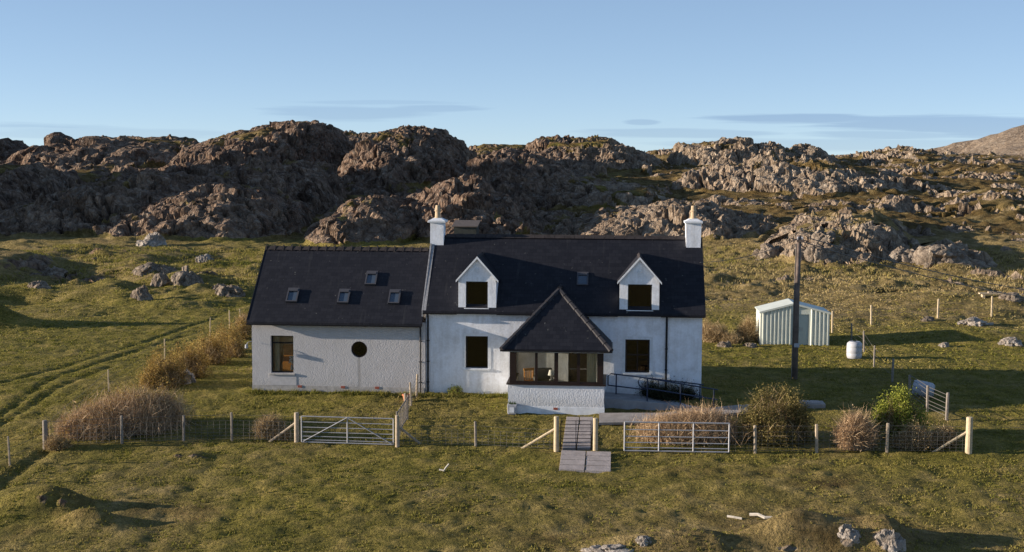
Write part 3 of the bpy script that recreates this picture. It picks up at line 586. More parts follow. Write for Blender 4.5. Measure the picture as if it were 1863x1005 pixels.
# dormers
def dormer(x0, x1, za, win):
    xm = (x0+x1)/2; ez = 4.86; d = MB()
    wall_xz(d, x0, x1, 3.36, ez, -.012, .25, [win])
    d.prism([(x0, -.012, ez), (x1, -.012, ez), (xm, -.012, za-.06)], (0, .262, 0))
    for a in (x0, x1-.12): d.box(a, a+.12, .25, 1.6, 3.6, ez)
    o = d.build('dormer', M['white'], cot)
    yb = 2.45; hw = (x1-x0)/2+.1; sl = (za-ez)/((x1-x0)/2); ze = za-sl*hw; r = MB(); t = .07
    r.prism([(xm-hw, -.10, ze), (xm, -.10, za), (xm+hw, -.10, ze), (xm+hw, -.10, ze-t), (xm, -.10, za-t*1.3), (xm-hw, -.10, ze-t)], (0, yb, 0))
    r.build('dormer_roof', M['slate'], o)
    f = MB(); f.prism([(xm-hw, -.13, ze+.01), (xm, -.13, za+.01), (xm+hw, -.13, ze+.01), (xm+hw, -.13, ze-.08), (xm, -.13, za-.10), (xm-hw, -.13, ze-.08)], (0, .028, 0)); f.build('bargeboard', M['trimw'], o)
    MB().prism([(xm-.09, -.11, za-.05), (xm, -.11, za+.04), (xm+.09, -.11, za-.05), (xm, -.11, za-.0)], (0, 2.35, 0)).build('dormer_ridge', M['ridge'], o)
    x0w, x1w, z0, z1 = win; w = MB(); a = .1; k = .05
    w.box(x0w, x0w+k, a, a+.05, z0, z1); w.box(x1w-k, x1w, a, a+.05, z0, z1); w.box(x0w+k, x1w-k, a, a+.05, z1-k, z1); w.box(x0w+k, x1w-k, a, a+.05, z0, z0+k)
    w.build('window_frame', M['blackf'], o); MB().box(x0w+k*.5, x1w-k*.5, a+.02, a+.026, z0+k*.5, z1-k*.5).build('pane', M['glassd'], o)
    MB().box(x0w-.06, x1w+.06, -.07, .09, z0-.09, z0-.002).build('window_sill', M['trimw'], o, bevel=.008)
    v = MB(); v.lathe([(.09, 0), (.09, .02), (.05, .03)], n=14); vo = v.build('vent', M['trimw'], o); vo.rotation_euler = (math.pi/2, 0, 0); vo.location = (xm-.02, -.014, ez+.34)
    return o
dormer(1.41, 3.04, 5.78, D1w); dormer(8.31, 9.99, 5.82, D2w)
# skylights
def on_roof(xc, yc, ye, ze, yr, zr): return ze+(yc-ye)/(yr-ye)*(zr-ze)
def skylight(px, py, main, w=.5, h=.8, fr=None, lift=.11):
    ye, ze, yr, zr = (-.18, EZ, 3., RZ) if main else (AY-.2, AEZ, 2.85, ARZ)
    d = ray(px, py); n = np.array([0, -(zr-ze), (yr-ye)]); t = ((np.array([0, ye, ze])-CAM)@n)/(d@n); p = CAM+d*t
    a = math.atan2(zr-ze, yr-ye); g = MB(); f = .06
    g.box(-w/2, -w/2+f, -h/2, h/2, -.02, lift); g.box(w/2-f, w/2, -h/2, h/2, -.02, lift); g.box(-w/2+f, w/2-f, h/2-f, h/2, -.02, lift); g.box(-w/2+f, w/2-f, -h/2, -h/2+f, -.02, lift)
    g.box(-w/2+f, w/2-f, h/2-f-.14, h/2-f, lift*.5, lift+.02)
    o = g.build('skylight', fr or M['galv'], cot); o.location = tuple(p); o.rotation_euler = (a, 0, 0)
    MB().box(-w/2+f*.6, w/2-f*.6, -h/2+f*.6, h/2-f*.6, lift*.5, lift*.5+.01).build('pane', M['skyglass'], o)
    return o
M['skyglass'] = mat('skylight_glass', (.05, .07, .10), .08, spec=.9)
M['skyf'] = mat('grey_skylight_frame', (.07, .07, .08), .5, metal=.2)
for (px, py) in ((533, 539), (626, 541), (718, 542), (676, 508)): skylight(px, py, False, fr=M['skyf'])
skylight(1060, 508, True, .5, .74, M['skyf'], .05)
# chimneys
def chimney(x0, x1, yc, zt, taper):
    g = MB(); xm = (x0+x1)/2; a = (x1-x0)/2; dy = .34; z0 = 5.95
    for k in range(1):
        b = a+taper; g.add([(xm-a, yc-dy, z0-.6), (xm+a, yc-dy, z0-.6), (xm+a, yc+dy, z0-.6), (xm-a, yc+dy, z0-.6), (xm-b, yc-dy, zt), (xm+b, yc-dy, zt), (xm+b, yc+dy, zt), (xm-b, yc+dy, zt)], [(0, 3, 2, 1), (4, 5, 6, 7), (0, 1, 5, 4), (1, 2, 6, 5), (2, 3, 7, 6), (3, 0, 4, 7)])
    o = g.build('chimney', M['white'], cot)
    MB().box(xm-a-.10, xm+a+.10, yc-dy-.08, yc+dy+.08, zt+.002, zt+.10).build('chimney_cap', M['trimw'], o, bevel=.012)
    MB().add([(xm-a-.05, yc-dy-.04, zt+.10), (xm+a+.05, yc-dy-.04, zt+.10), (xm+a+.05, yc+dy+.04, zt+.10), (xm-a-.05, yc+dy+.04, zt+.10), (xm-.18, yc-.18, zt+.2), (xm+.18, yc-.18, zt+.2), (xm+.18, yc+.18, zt+.2), (xm-.18, yc+.18, zt+.2)], [(4, 5, 6, 7), (0, 1, 5, 4), (1, 2, 6, 5), (2, 3, 7, 6), (3, 0, 4, 7)]).build('chimney_haunching', M['trimw'], o)
    MB().lathe([(.15, 0), (.15, .04), (.125, .06), (.115, .30), (.14, .32), (.145, .36), (.115, .38), (.10, .56), (.085, .58)], (xm, yc, zt+.19), 16).build('chimney_pot', M['pot'], o, smooth=False)
    MB().box(xm-a-.03, xm+a+.03, yc-dy-.03, yc+dy+.03, 5.62, 6.02).build('lead_flashing', M['flash'], o)
    return o
chimney(-.17, .43, 2.9, 7.08, .0); chimney(11.24, 11.84, 2.9, 7.14, .04)
# the glazed porch
PX0, PX1, PY = 3.78, 7.72, -2.6
g = MB(); g.box(PX0, PX1, PY, PY+.25, -.18, .72); g.box(PX0, PX0+.25, PY+.25, -.001, -.18, .72); g.box(PX1-.25, PX1, PY+.25, -.001, -.18, .72)
por = g.build('porch', M['harlw'], cot, label='glazed porch with dwarf wall and hipped slate roof')
MB().box(PX0-.02, PX1+.02, PY-.025, -.002, -.75, -.18).build('porch_plinth', M['trimw'], por)
g = MB(); g.box(PX0-.07, PX1+.07, PY-.08, PY+.25, .722, .78); g.box(PX0-.07, PX0+.25, PY+.25, -.003, .722, .78); g.box(PX1-.25, PX1+.07, PY+.25, -.003, .722, .78); g.build('porch_sill', M['frame'], por)
g = MB(); T = 2.13; fy = PY+.03
xs = [(3.84, 4.10), (4.88, 4.99), (5.67, 5.83), (6.60, 6.72), (7.42, 7.66)]
for a, b in xs: g.box(a, b, fy, fy+.1, .78, T)
for (a, b) in zip([x[1] for x in xs[:-1]], [x[0] for x in xs[1:]]):
    g.box(a, b, fy+.01, fy+.09, .78, .86); g.box(a, b, fy+.01, fy+.09, T-.09, T)
for X in (3.84, 7.56):
    for yy in (-1.72, -.86, -.10): g.box(X, X+.1, yy-.04, yy+.04, .78, T)
    g.box(X+.01, X+.09, fy+.1, -.15, .782, .85); g.box(X+.01, X+.09, fy+.1, -.15, T-.08, T-.002)
g.build('porch_window_frame', M['frame'], por)
for (a, b) in zip([x[1] for x in xs[:-1]], [x[0] for x in xs[1:]]): MB().box(a+.001, b-.001, fy+.04, fy+.046, .86, T-.09).build('porch_pane', M['glass'], por)
for X in (3.885, 7.605):
    MB().box(X, X+.006, fy+.1, -.11, .85, T-.08).build('porch_pane', M['glass'], por)
MB().box(PX0-.02, PX1+.02, PY-.02, -.003, T+.003, T+.09).build('porch_wall_head', M['trimw'], por)
MB().box(PX0+.25, PX1-.25, PY+.25, -.004, .12, .2).build('porch_floor', M['inwall'], por); MB().box(PX0+.13, PX1-.13, PY+.14, -.004, T-.001, T+.002).build('porch_ceiling', M['inwall'], por)
ex0, ex1, ey, ez = 3.52, 7.99, -2.86, 2.22; ax, ay, az = 5.76, -.52, 4.46; rb = .96
yw = -.02
def hp(z, side):  # eave line
    return None
g = MB(); t = .09
Tq = [(ex0, ey, ez), (ex1, ey, ez), (ax, ay, az), (ax, rb+.1, az), (ex0, yw, ez), (ex1, yw, ez)]
g.add(Tq+[(p[0], p[1], p[2]-t) for p in Tq], [(0, 1, 2), (1, 5, 3, 2), (0, 2, 3, 4), (6, 8, 7), (7, 8, 9, 11), (6, 10, 9, 8), (0, 6, 7, 1), (1, 7, 11, 5), (0, 4, 10, 6), (5, 11, 9, 3), (4, 3, 9, 10)])
g.build('porch_roof', M['slate'], por)
g = MB()
for (p, q) in (((ex0, ey, ez), (ax, ay, az)), ((ex1, ey, ez), (ax, ay, az)), ((ax, ay, az), (ax, rb, az))):
    p, q = np.array(p), np.array(q); n = 9 if q[2] > p[2] else 4
    for i in range(n):
        a = p+(q-p)*i/n+np.array((0, 0, .015)); b = p+(q-p)*(i+.96)/n+np.array((0, 0, .015)); g.tube([a-(0, 0, .03), b-(0, 0, .03)], [.115, .095], 6)
g.build('porch_hip_tiles', M['hip'], por)
g = MB(); g.prism([(ex0-.02, ey-.07, ez-.03), (ex0-.02, ey-.06, ez-.09), (ex0-.02, ey+.02, ez-.10), (ex0-.02, ey+.01, ez-.03)], (ex1-ex0+.04, 0, 0))
for X in (ex0-.06, ex1): g.box(X, X+.05, ey, yw, ez-.1, ez-.04)
g.build('porch_gutter', M['black'], por)
g = MB(); g.box(ex0+.02, ex1-.02, ey+.02, PY-.03, ez-.115, ez-.092); g.build('porch_soffit', M['trimw'], por)
g = MB(); g.box(5.65, 5.83, PY-.035, PY-.025, -.30, -.2); g.build('air_brick', M['red'], por)
# front door inside the porch
MB().box(6.2, 6.95, .1, .15, -.02, 2.0).build('inner_door', M['frame'], cot)
MB().box(6.15, 6.95, .05, .1, .96, .99).build('door_handle', M['galv'], cot)
# lamps on the walls
g = MB(); g.box(-.05, .05, -.06, 0, -.04, .04); g.lathe([(.03, -.16), (.07, -.14), (.075, -.05), (.02, -.03)], (0, -.1, 0), 12)
o = g.build('wall_lamp', M['plastic'], cot); o.location = (7.9, 0, 1.95)
g = MB(); g.tube([(AX0, AY-.05, 2.0), (AX0-.12, AY-.25, 1.98), (AX0-.16, AY-.3, 1.86)], .015, 6); g.lathe([(.02, 0), (.06, -.02), (.07, -.16), (.03, -.18)], (AX0-.16, AY-.3, 1.9), 12); g.build('wall_lamp', M['plastic'], cot)

# ------------------------------------------------------------------ things indoors, seen through the glass
def chair_ind(loc, rz, label):
    t = thing('wooden_chair', label, 'chair', loc, rz)
    MB().box(-.22, .22, -.21, .21, .42, .46).build('seat', M['orange'], t, bevel=.01)
    for sx in (-1, 1):
        for sy in (-1, 1): MB().tube([(sx*.2, sy*.19, 0), (sx*.19, sy*.18, .42)], .02, 6).build('leg', M['orange'], t)
    g = MB(); g.box(-.22, -.18, .17, .21, .46, .92); g.box(.18, .22, .17, .21, .46, .92); g.box(-.24, .24, .165, .215, .86, .96)
    for k in range(4): g.box(-.13+k*.08, -.11+k*.08, .18, .2, .46, .86)
    g.build('backrest', M['orange'], t); return t
chair_ind((4.62, -1.2, .2), .5, 'orange varnished wooden chair behind the left pane of the porch')
def armchair(loc, rz):
    t = thing('armchair', 'dark grey armchair in the middle of the glazed porch', 'armchair', loc, rz)
    MB().box(-.36, .36, -.36, .36, .08, .42).build('seat', M['sofa'], t, bevel=.05)
    MB().box(-.36, .36, .22, .42, .42, .92).build('backrest', M['sofa'], t, bevel=.06)
    for s in (-1, 1): MB().box(s*.42-.07, s*.42+.07, -.36, .4, .08, .62).build('armrest', M['sofa'], t, bevel=.04)
armchair((5.2, -1.0, .2), .2)
t = thing('table_lamp', 'white table lamp on the little table behind the second porch pane', 'lamp', (5.5, -1.6, .77))
MB().lathe([(.08, 0), (.08, .02), (.015, .04), (.015, .22)], n=12).build('lamp_base', M['galv'], t); MB().lathe([(.14, .2), (.08, .42)], n=16).build('lamp_shade', M['lampw'], t)
t = thing('side_table', 'little dark side table under the white lamp in the porch', 'table', (5.5, -1.6, .2))
MB().box(-.25, .25, -.2, .2, .53, .57).build('tabletop', M['frame'], t)
for sx in (-1, 1):
    for sy in (-1, 1): MB().box(sx*.2-.02, sx*.2+.02, sy*.16-.02, sy*.16+.02, 0, .53).build('leg', M['frame'], t)
def curtain(x0, x1, y, z0, z1, label, m=None):
    n = int((x1-x0)/.03); V = []; Fc = []
    for i in range(n+1):
        x = x0+(x1-x0)*i/n; yy = y+.03*math.sin(i*1.3); V += [(x, yy, z0), (x, yy, z1), (x, yy+.008, z0), (x, yy+.008, z1)]
    for i in range(n): a = i*4; Fc += [(a, a+4, a+5, a+1), (a+2, a+3, a+7, a+6)]
    o = MB().add(V, Fc).build('curtain', m or M['curtain'], None); tag(o, label, 'curtain'); return o
curtain(7.0, 7.4, PY+.3, .8, 2.1, 'cream curtain hanging behind the right end pane of the porch')
curtain(-6.70, -6.5, .25, .5, 2.2, 'pale curtain at the left of the tall wing window')
t = thing('dresser', 'orange pine dresser seen through the tall window of the wing', 'dresser', (-6.05, .95, .0), 0)
MB().box(-.45, .5, -.2, .25, 0, .95).build('cabinet', M['orange'], t); MB().box(-.45, .5, .0, .2, .95, 1.7).build('shelf_back', M['floor'], t); MB().box(-.42, .47, -.14, 0, 1.2, 1.23).build('shelf', M['orange'], t)
t = thing('vase', 'white flowers in a vase on the sill of the tall wing window', 'vase', (-5.95, .22, .68))
MB().lathe([(.05, 0), (.07, .1), (.04, .22), (.05, .25)], n=12).build('vase_body', M['lampw'], t)
g = MB()
for k in range(22):
    a = random.uniform(0, 6.28); r = random.uniform(0, .16); z = random.uniform(.3, .62); s = .028; g.box(r*math.cos(a)-s, r*math.cos(a)+s, r*math.sin(a)*.4-s, r*math.sin(a)*.4+s, z-s, z+s)
g.build('flowers', M['lampw'], t)

# ------------------------------------------------------------------ shed, pole, hut
def shed():
    p = at(1383, 627); q = at(1507, 628); x0, y0 = p[0], p[1]; w = q[0]-p[0]; z0 = min(p[2], q[2])-.03
    dz = gz(x0+1, y0+1); D = 2.3; h = 1.82; hr = 2.28; xr = w*.48
    t = thing('garden_shed', 'pale green ribbed metal shed with a low gabled roof right of the cottage', 'shed', (x0, y0, z0))
    def ribbed(xa, xb, z1f, step=.2):
        V = []; Fc = []; n = int(round((xb-xa)/step)); k = 0
        pts = []
        for i in range(n):
            a = xa+(xb-xa)*i/n; s = (xb-xa)/n
            pts += [(a, 0), (a+s*.45, 0), (a+s*.58, -.06), (a+s*.84, -.06)]
        pts.append((xb, 0))
        for x, y in pts: V += [(x, y, .0), (x, y, z1f(x)), (x, y+.02, .0), (x, y+.02, z1f(x))]
        for i in range(len(pts)-1): a = i*4; Fc += [(a, a+4, a+5, a+1), (a+2, a+3, a+7, a+6), (a+1, a+5, a+7, a+3)]
        return V, Fc
    zf = lambda x: h+(hr-h)*(1-abs(x-xr)/(xr if x < xr else w-xr))-.1
    g = MB(); g.add(*ribbed(0, 1.62, zf)); g.add(*ribbed(2.55, w, zf)); g.add([(1.62, 0, 1.68), (2.55, 0, 1.68), (2.55, 0, zf(2.55)), (xr, 0, zf(xr)) if 1.62 < xr < 2.55 else (2.0, 0, zf(2.)), (1.62, 0, zf(1.62)), (1.62, .02, 1.68), (2.55, .02, 1.68)], [(0, 1, 2, 3, 4)])
    g.box(0, .02, .02, D, 0, h-.03); g.box(w-.02, w, .02, D, 0, h-.03); g.box(.02, w-.02, D-.02, D, 0, h-.03); g.build('wall', M['shed'], t)
    for (a, b, yy) in ((1.62, 2.20, .03), (2.14, 2.55, .05)): 
        dd = MB().box(a, b, yy, yy+.02, .04, 1.68).build('door', M['sheddr'], t)
        MB().box(a+.45 if a < 2 else a+.05, a+.48 if a < 2 else a+.08, yy-.03, yy, .8, 1.0).build('door_handle', M['galv'], dd)
    g = MB(); g.prism([(-.08, -.08, h-.03), (xr, -.08, hr), (w+.08, -.08, h-.03), (w+.08, -.08, h-.07), (xr, -.08, hr-.04), (-.08, -.08, h-.07)], (0, D+.16, 0)); ro = g.build('roof', M['shroof'], t)
    g = MB(); g.prism([(-.09, -.10, h-.02), (xr, -.10, hr+.01), (w+.09, -.10, h-.02), (w+.09, -.10, h-.12), (xr, -.10, hr-.09), (-.09, -.10, h-.12)], (0, .02, 0)); g.build('fascia', M['shed'], ro)
    g = MB(); g.box(-.02, .05, -.045, -.036, 0, h-.05); g.build('corner_trim', M['shed'], t); MB().box(w-.05, w+.02, -.045, -.036, 0, h-.05).build('corner_trim', M['shed'], t)
    MB().box(-.15, w+.15, -.1, D+.1, -.5, -.005).build('base_slab', M['conc'], t)
shed()
pp = at(1445, 690); s = scl(pp)
t = thing('utility_pole', 'tall brown wooden electricity pole standing in front of the metal shed', 'pole', tuple(pp))
PH = (690-428)/s
MB().tube([(0, 0, -.6), (.02, 0, PH*.5), (.06, 0, PH)], [.15, .13, .11], 12).build('shaft', M['polem'], t, smooth=True)
MB().box(-.12+.06, .2+.06, -.16, -.08, PH-.3, PH-.2).build('crossarm', M['polem'], t)
for x in (.0, .2): MB().lathe([(.02, 0), (.045, .03), (.03, .07), (.05, .1), (.02, .14)], (x, -.12, PH-.2), 10).build('insulator', M['plastic'], t)
MB().box(-.06, .18, -.16, -.11, 1.5, 1.68).build('warning_plate', M['plastic'], t)
g = MB(); g.tube([(-.14, -.08, .0), (-.12, -.06, PH*.5), (-.07, -.06, PH-.4)], .018, 6); g.build('cable_cover', M['postd'], t)
def sag(a, b, d, n=14):
    a, b = np.array(a), np.array(b); return [a+(b-a)*k/n-np.array((0, 0, d*4*(k/n)*(1-k/n))) for k in range(n+1)]
top = np.array(pp)+np.array((.06, -.12, PH-.12))
endw = onY(2050, 560, 26.)
for k in range(2):
    o = MB().tube(sag(top+np.array((.42*(k*2-1)+.02, 0, 0)), endw+np.array((.5*k, 0, .5*k-.2)), .5), .022, 4).build('overhead_wire', M['wire']); tag(o, ['lower overhead wire running right from the wooden pole', 'upper overhead wire running right from the wooden pole'][k], 'wire', 'overhead wires')
o = MB().tube(sag(top, (11.7, .3, 5.6), .25), .012, 4).build('service_cable', M['wire']); tag(o, 'thin cable from the wooden pole to the right gable of the cottage', 'cable')
q = onY(846, 430, 60.)
hx, hy = q[0], 60.; hz = gz(hx, hy)
t = thing('stone_hut', 'small dark hut at the cliff foot just above the cottage ridge', 'hut', (hx, hy, hz))
topz = onY(846, 411, 60.)[2]-hz
MB().box(-1.0, 1.0, 0, 2.2, -.5, topz-.12).build('wall', M['hut'], t); MB().prism([(-1.15, -.12, topz-.12), (1.15, -.12, topz-.12), (1.15, 2.3, topz+.3), (-1.15, 2.3, topz+.3)], (0, 0, .09)).build('roof', M['hutr'], t)

# ------------------------------------------------------------------ posts, fences, gates
def post(p, h, r, m, name='post', parent=None, lean=(0, 0), off=None, n=8):
    o = np.array(off if off is not None else (0, 0, 0)); b = np.array(p)-o
    g = MB(); g.tube([b-(0, 0, .3), b+(lean[0]*.5, lean[1]*.5, h*.5), b+(lean[0], lean[1], h-.02), b+(lean[0], lean[1], h)], [r, r*.97, r*.94, r*.7], n)
    return g.build(name, m, parent, smooth=False)
def strainer(px, pyb, pyt, r, m, label, strut=None, group='strainer posts of the garden fence'):
    p = at(px, pyb); s_ = scl(p); t = thing('gate_post', label, 'post', tuple(p), group=group)
    post((0, 0, 0), (pyb-pyt)/s_, r, m, 'post_shaft', t, n=12)
    if strut:
        q = at(*strut[0]); h = strut[1]; MB().tube([(q-p)-(0, 0, .1), (0, 0, h)], .05, 8).build('strut', m, t)
    return p
g1 = strainer(540, 805, 750, .10, M['post'], 'weathered gate post left of the wide field gate, with a slanting strut', ((487, 802), .78))
g2 = strainer(723, 812, 755, .085, M['post'], 'slim gate post right of the wide field gate, with a slanting strut', ((768, 806), .78))
g3 = strainer(1012, 820, 757, .10, M['postl'], 'pale gate post left of the small garden gate, with a long slanting strut', ((942, 816), .85))
g4 = strainer(1083, 821, 760, .10, M['postl'], 'pale gate post right of the small garden gate')
g5 = strainer(1762, 825, 758, .13, M['postl'], 'stout pale end post at the right end of the garden fence, with a strut', ((1692, 822), .85))
g0 = strainer(83, 816, 764, .10, M['postd'], 'grey leaning corner post at the far left end of the garden fence')
def fence(name, label, pts, ph, r, m, wires=(.15, .4, .65, .9), net=True, ends=(True, True), group=None, wr=.004, rails=None):
    """pts: photo pixels of the post feet in order"""
    P = [at(*p) if len(p) == 2 else np.array(p) for p in pts]; o = P[0]; t = thing(name, label, 'fence', tuple(o), group=group)
    for k, p in enumerate(P):
        if (k == 0 and not ends[0]) or (k == len(P)-1 and not ends[1]): continue
        h = ph*random.uniform(.95, 1.06); post(p, h, r*random.uniform(.9, 1.1), m, 'fence_post', t, (random.uniform(-.04, .04), random.uniform(-.04, .04)), o, n=6)
    g = MB()
    for a, b in zip(P[:-1], P[1:]):
        L = np.linalg.norm(b-a); n = max(2, int(L/1.2)); xs_ = [a+(b-a)*i/n for i in range(n+1)]
        for q in xs_[1:-1]: q[2] = gz(q[0], q[1])
        for h in wires: g.tube([q-o+(0, 0, h) for q in xs_], wr*1.4, 4, False)
        if net:
            nn = int(L/.22)
            for i in range(1, nn):
                q = a+(b-a)*i/nn; q[2] = np.interp(i/nn, np.linspace(0, 1, n+1), [w[2] for w in xs_]); g.tube([q-o+(0, 0, .06), q-o+(0, 0, max(wires[:-1]))], wr*1.2, 4, False)
    g.build('wire_mesh', M['wire'], t)
    return t
NW = (.08, .2, .33, .47, .62, .78, 1.0)
fence('wire_fence', 'wire netting fence from the far left corner post to the wide field gate', [(83, 816), (222, 808), (334, 803), (422, 802), tuple(g1)], 1.05, .055, M['postd'], NW, ends=(False, False))
fence('wire_fence', 'low wire netting fence between the two garden gates', [tuple(g2), (866, 812), tuple(g3)], 1.0, .05, M['postd'], NW[:-1], ends=(False, False))
fence('wire_fence', 'wire netting fence in front of the shrubs, right of the metal hurdle', [tuple(at(1326, 825)), (1374, 824), (1486, 824), (1613, 823), tuple(g5)], 1.08, .06, M['post'], NW, ends=(False, False))
fence('wire_fence', 'single strand wire running right from the stout end post', [tuple(g5), tuple(at(1990, 830))], 1.1, .05, M['post'], (1.0,), net=False, ends=(False, True))
fence('wire_fence', 'post and wire fence running down to the lower left corner', [tuple(g0), (18, 846), (-60, 880)], 1.0, .045, M['post'], (.3, .6, .9), net=False, ends=(False, True))
fence('wire_fence', 'row of thin posts along the left side of the brown hedge', [tuple(g0), (198, 712), (300, 655), (382, 612), (418, 598), (438, 592)], 1.0, .035, M['postl'], (.3, .6, .9), net=False, ends=(False, True))
fence('wire_fence', 'pale posts of the field fence running right from behind the metal shed', [(1514, 605), (1585, 592), (1706, 580), (1804, 576), (1900, 572)], 1.25, .06, M['postl'], (.3, .6, .9), net=False)
fence('wire_fence', 'short wire fence running down from the white barrel beside the shed', [(1549, 622), (1572, 640), (1590, 668), (1623, 695)], 1.05, .05, M['postd'], (.3, .6, .9), net=False)
fence('wire_fence', 'short wire fence beside the lying barrel, behind the yellow-green bush', [(1655, 728), (1687, 750), (1722, 766)], 1.1, .06, M['postd'], (.2, .35, .5, .7, .9, 1.05), net=False, wr=.008)
pw = at(758, 722)
fence('wire_fence', 'side fence running from the wide gate up to the cottage wall', [tuple(g2), (738, 762), (748, 738), tuple(pw)], 1.0, .05, M['post'], NW[:-1], ends=(False, True))
# field gate
def bar_gate(name, label, p, q, z0, z1, n, m, group, diag=True, verts=(0, .5, 1), gr=True, r=.021, cat='gate'):
    p, q = np.array(p), np.array(q); t = thing(name, label, cat, tuple(p)); d = q-p
    L = lambda u, h: d*u+np.array((0, 0, h))
    for u in verts: MB().tube([L(u, z0), L(u, z1+.01)], r*1.15, 8).build('upright', m, t)
    for k in range(n):
        f = k/(n-1); h = z0+(z1-z0)*(f**1.35 if gr else f); MB().tube([L(0, h), L(1, h)], r*(1.1 if k in (0, n-1) else .8), 8).build('bar', m, t)
    if diag:
        for a, b in ((L(.02, z0+.03), L(.5, z1)), (L(.5, z1), L(.98, z0+.03))): MB().tube([a+(0, -.03, 0), b+(0, -.03, 0)], r*.9, 8).build('brace', m, t)
    return t
a, b = at(549, 807), at(716, 812)
bar_gate('field_gate', 'wide galvanised field gate with two diagonal braces, standing between two timber posts', a, b, .06, 1.05, 7, M['galv'], None)
a, b = at(1136, 823), at(1326, 826)
t_ = bar_gate('metal_hurdle', 'unbraced galvanised metal hurdle standing in front of the pale pinkish shrub', a, b, .06, 1.14, 6, M['galv'], None, diag=False, verts=(0, .33, .66, 1), r=.026, cat='hurdle')
a, b = at(1020, 821), at(1075, 821)
t = thing('garden_gate', 'small dark iron garden gate of thin horizontal bars across the slab path', 'gate', tuple(a)); d = b-a
for u in (0, .5, 1): MB().tube([d*u+(0, 0, .06), d*u+(0, 0, 1.15)], .018 if u != .5 else .012, 6).build('upright', M['iron'], t)
for k in range(9): MB().tube([d*0+(0, 0, .08+k*.133), d+(0, 0, .08+k*.133)], .012, 6).build('bar', M['iron'], t)
# narrow side gate seen edge-on
a, b = at(722, 800), at(742, 768)
t = thing('side_gate', 'narrow dark slatted gate seen nearly edge on, behind the right post of the field gate', 'gate', tuple(a)); d = b-a
for u in (0, 1): MB().tube([d*u+(0, 0, .1), d*u+(0, 0, 1.1)], .03, 6).build('upright', M['postd'], t)
for k in range(8): MB().tube([d*(k+.5)/8+(0, 0, .2), d*(k+.5)/8+(0, 0, 1.05)], .018, 6).build('slat', M['postd'], t)
for h in (.2, 1.0): MB().tube([np.array((0, 0, h)), d+(0, 0, h)], .025, 6).build('rail', M['postd'], t)

# ------------------------------------------------------------------ paths, ramp, handrail
NOGRASS = []
def quadpath(name, pix, m, lift=.03, nseg=12):
    """strip following the ground between two pixel edges"""
    A, B = [at(*p) for p in pix[0]], [at(*p) for p in pix[1]]; V = []; Fc = []; rows = []
    for k in range(len(A)-1):
        for i in range(nseg+(k == len(A)-2)):
            f = i/nseg; a = A[k]*(1-f)+A[k+1]*f; b = B[k]*(1-f)+B[k+1]*f; rows.append((a, b))
    for a, b in rows:
        for j in range(5):
            p = a*(1-j/4)+b*j/4; V.append((p[0], p[1], gz(p[0], p[1])+lift+.02)); NOGRASS.append((p[0], p[1]))
    for i in range(len(rows)-1):
        for j in range(4): q = i*5+j; Fc.append((q, q+1, q+6, q+5))
    g = MB().add(V, Fc); o = g.build(name, m); o['kind'] = 'structure'; sd = o.modifiers.new('solid', 'SOLIDIFY'); sd.thickness = .1; sd.offset = -1; return o
def slabs(name, label, cx0, cx1, ya, yb, nx, ny):
    g = MB(); 
    for i in range(nx):
        for j in range(ny):
            x0 = cx0+(cx1-cx0)*i/nx+.02; x1 = cx0+(cx1-cx0)*(i+1)/nx-.02; y0 = ya+(yb-ya)*j/ny+.04; y1 = ya+(yb-ya)*(j+1)/ny-.04
            c = [(x0, y0), (x1, y0), (x1, y1), (x0, y1)]; r = random.uniform(.07, .09)
            zz = [gz(*p)+r for p in c]; g.add([(p[0], p[1], z-.15) for p, z in zip(c, zz)]+[(p[0], p[1], z) for p, z in zip(c, zz)], [(0, 3, 2, 1), (4, 5, 6, 7), (0, 1, 5, 4), (1, 2, 6, 5), (2, 3, 7, 6), (3, 0, 4, 7)])
    for u in np.linspace(cx0, cx1, 8):
        for v in np.linspace(ya, yb, 12): NOGRASS.append((u, v))
    o = g.build(name, M['slab'], bevel=.006); o['kind'] = 'structure'; return o
s1, s2, s3 = at(1016, 859), at(1112, 857), at(1016, 822)
slabs('path', '', s1[0], s2[0], s1[1], s3[1], 2, 4)
s4, s5 = at(1022, 819), at(1076, 762)
slabs('path', '', s4[0], s4[0]+(at(1076, 819)[0]-s4[0]), s4[1], s5[1], 2, 7)
quadpath('path', ([(1090, 757), (1200, 757), (1345, 742), (1460, 738)], [(1090, 775), (1200, 772), (1345, 756), (1460, 748)]), M['conc'], .01)
# ramp along the front wall
def ramp():
    xs_ = [7.74, 9.2, 11.0, 12.6, 13.6]; zt = [.02, -.06, -.24, -.42, -.5]; V = []
    t = thing('access_ramp', 'grey concrete ramp with low kerb leading up to the porch', 'ramp', (7.74, -1., 0))
    g = MB()
    for (xa, za), (xb, zb) in zip(zip(xs_[:-1], zt[:-1]), zip(xs_[1:], zt[1:])):
        g.prism([(xa-7.74, -.7, za), (xb-7.74, -.7, zb), (xb-7.74, -.7, -.9), (xa-7.74, -.7, -.9)], (0, 1.6, 0))
    g.build('ramp_surface', M['concd'], t)
    MB().prism([(0, -.82, .06), (1.5, -.82, -.02), (3.3, -.82, -.2), (4.2, -.82, -.3), (4.2, -.82, -.9), (0, -.82, -.9)], (0, .115, 0)).build('ramp_kerb', M['concd'], t)
    for u in np.linspace(7.7, 13.6, 14):
        for v in np.linspace(-2.0, -.1, 8): NOGRASS.append((u, v))
ramp()
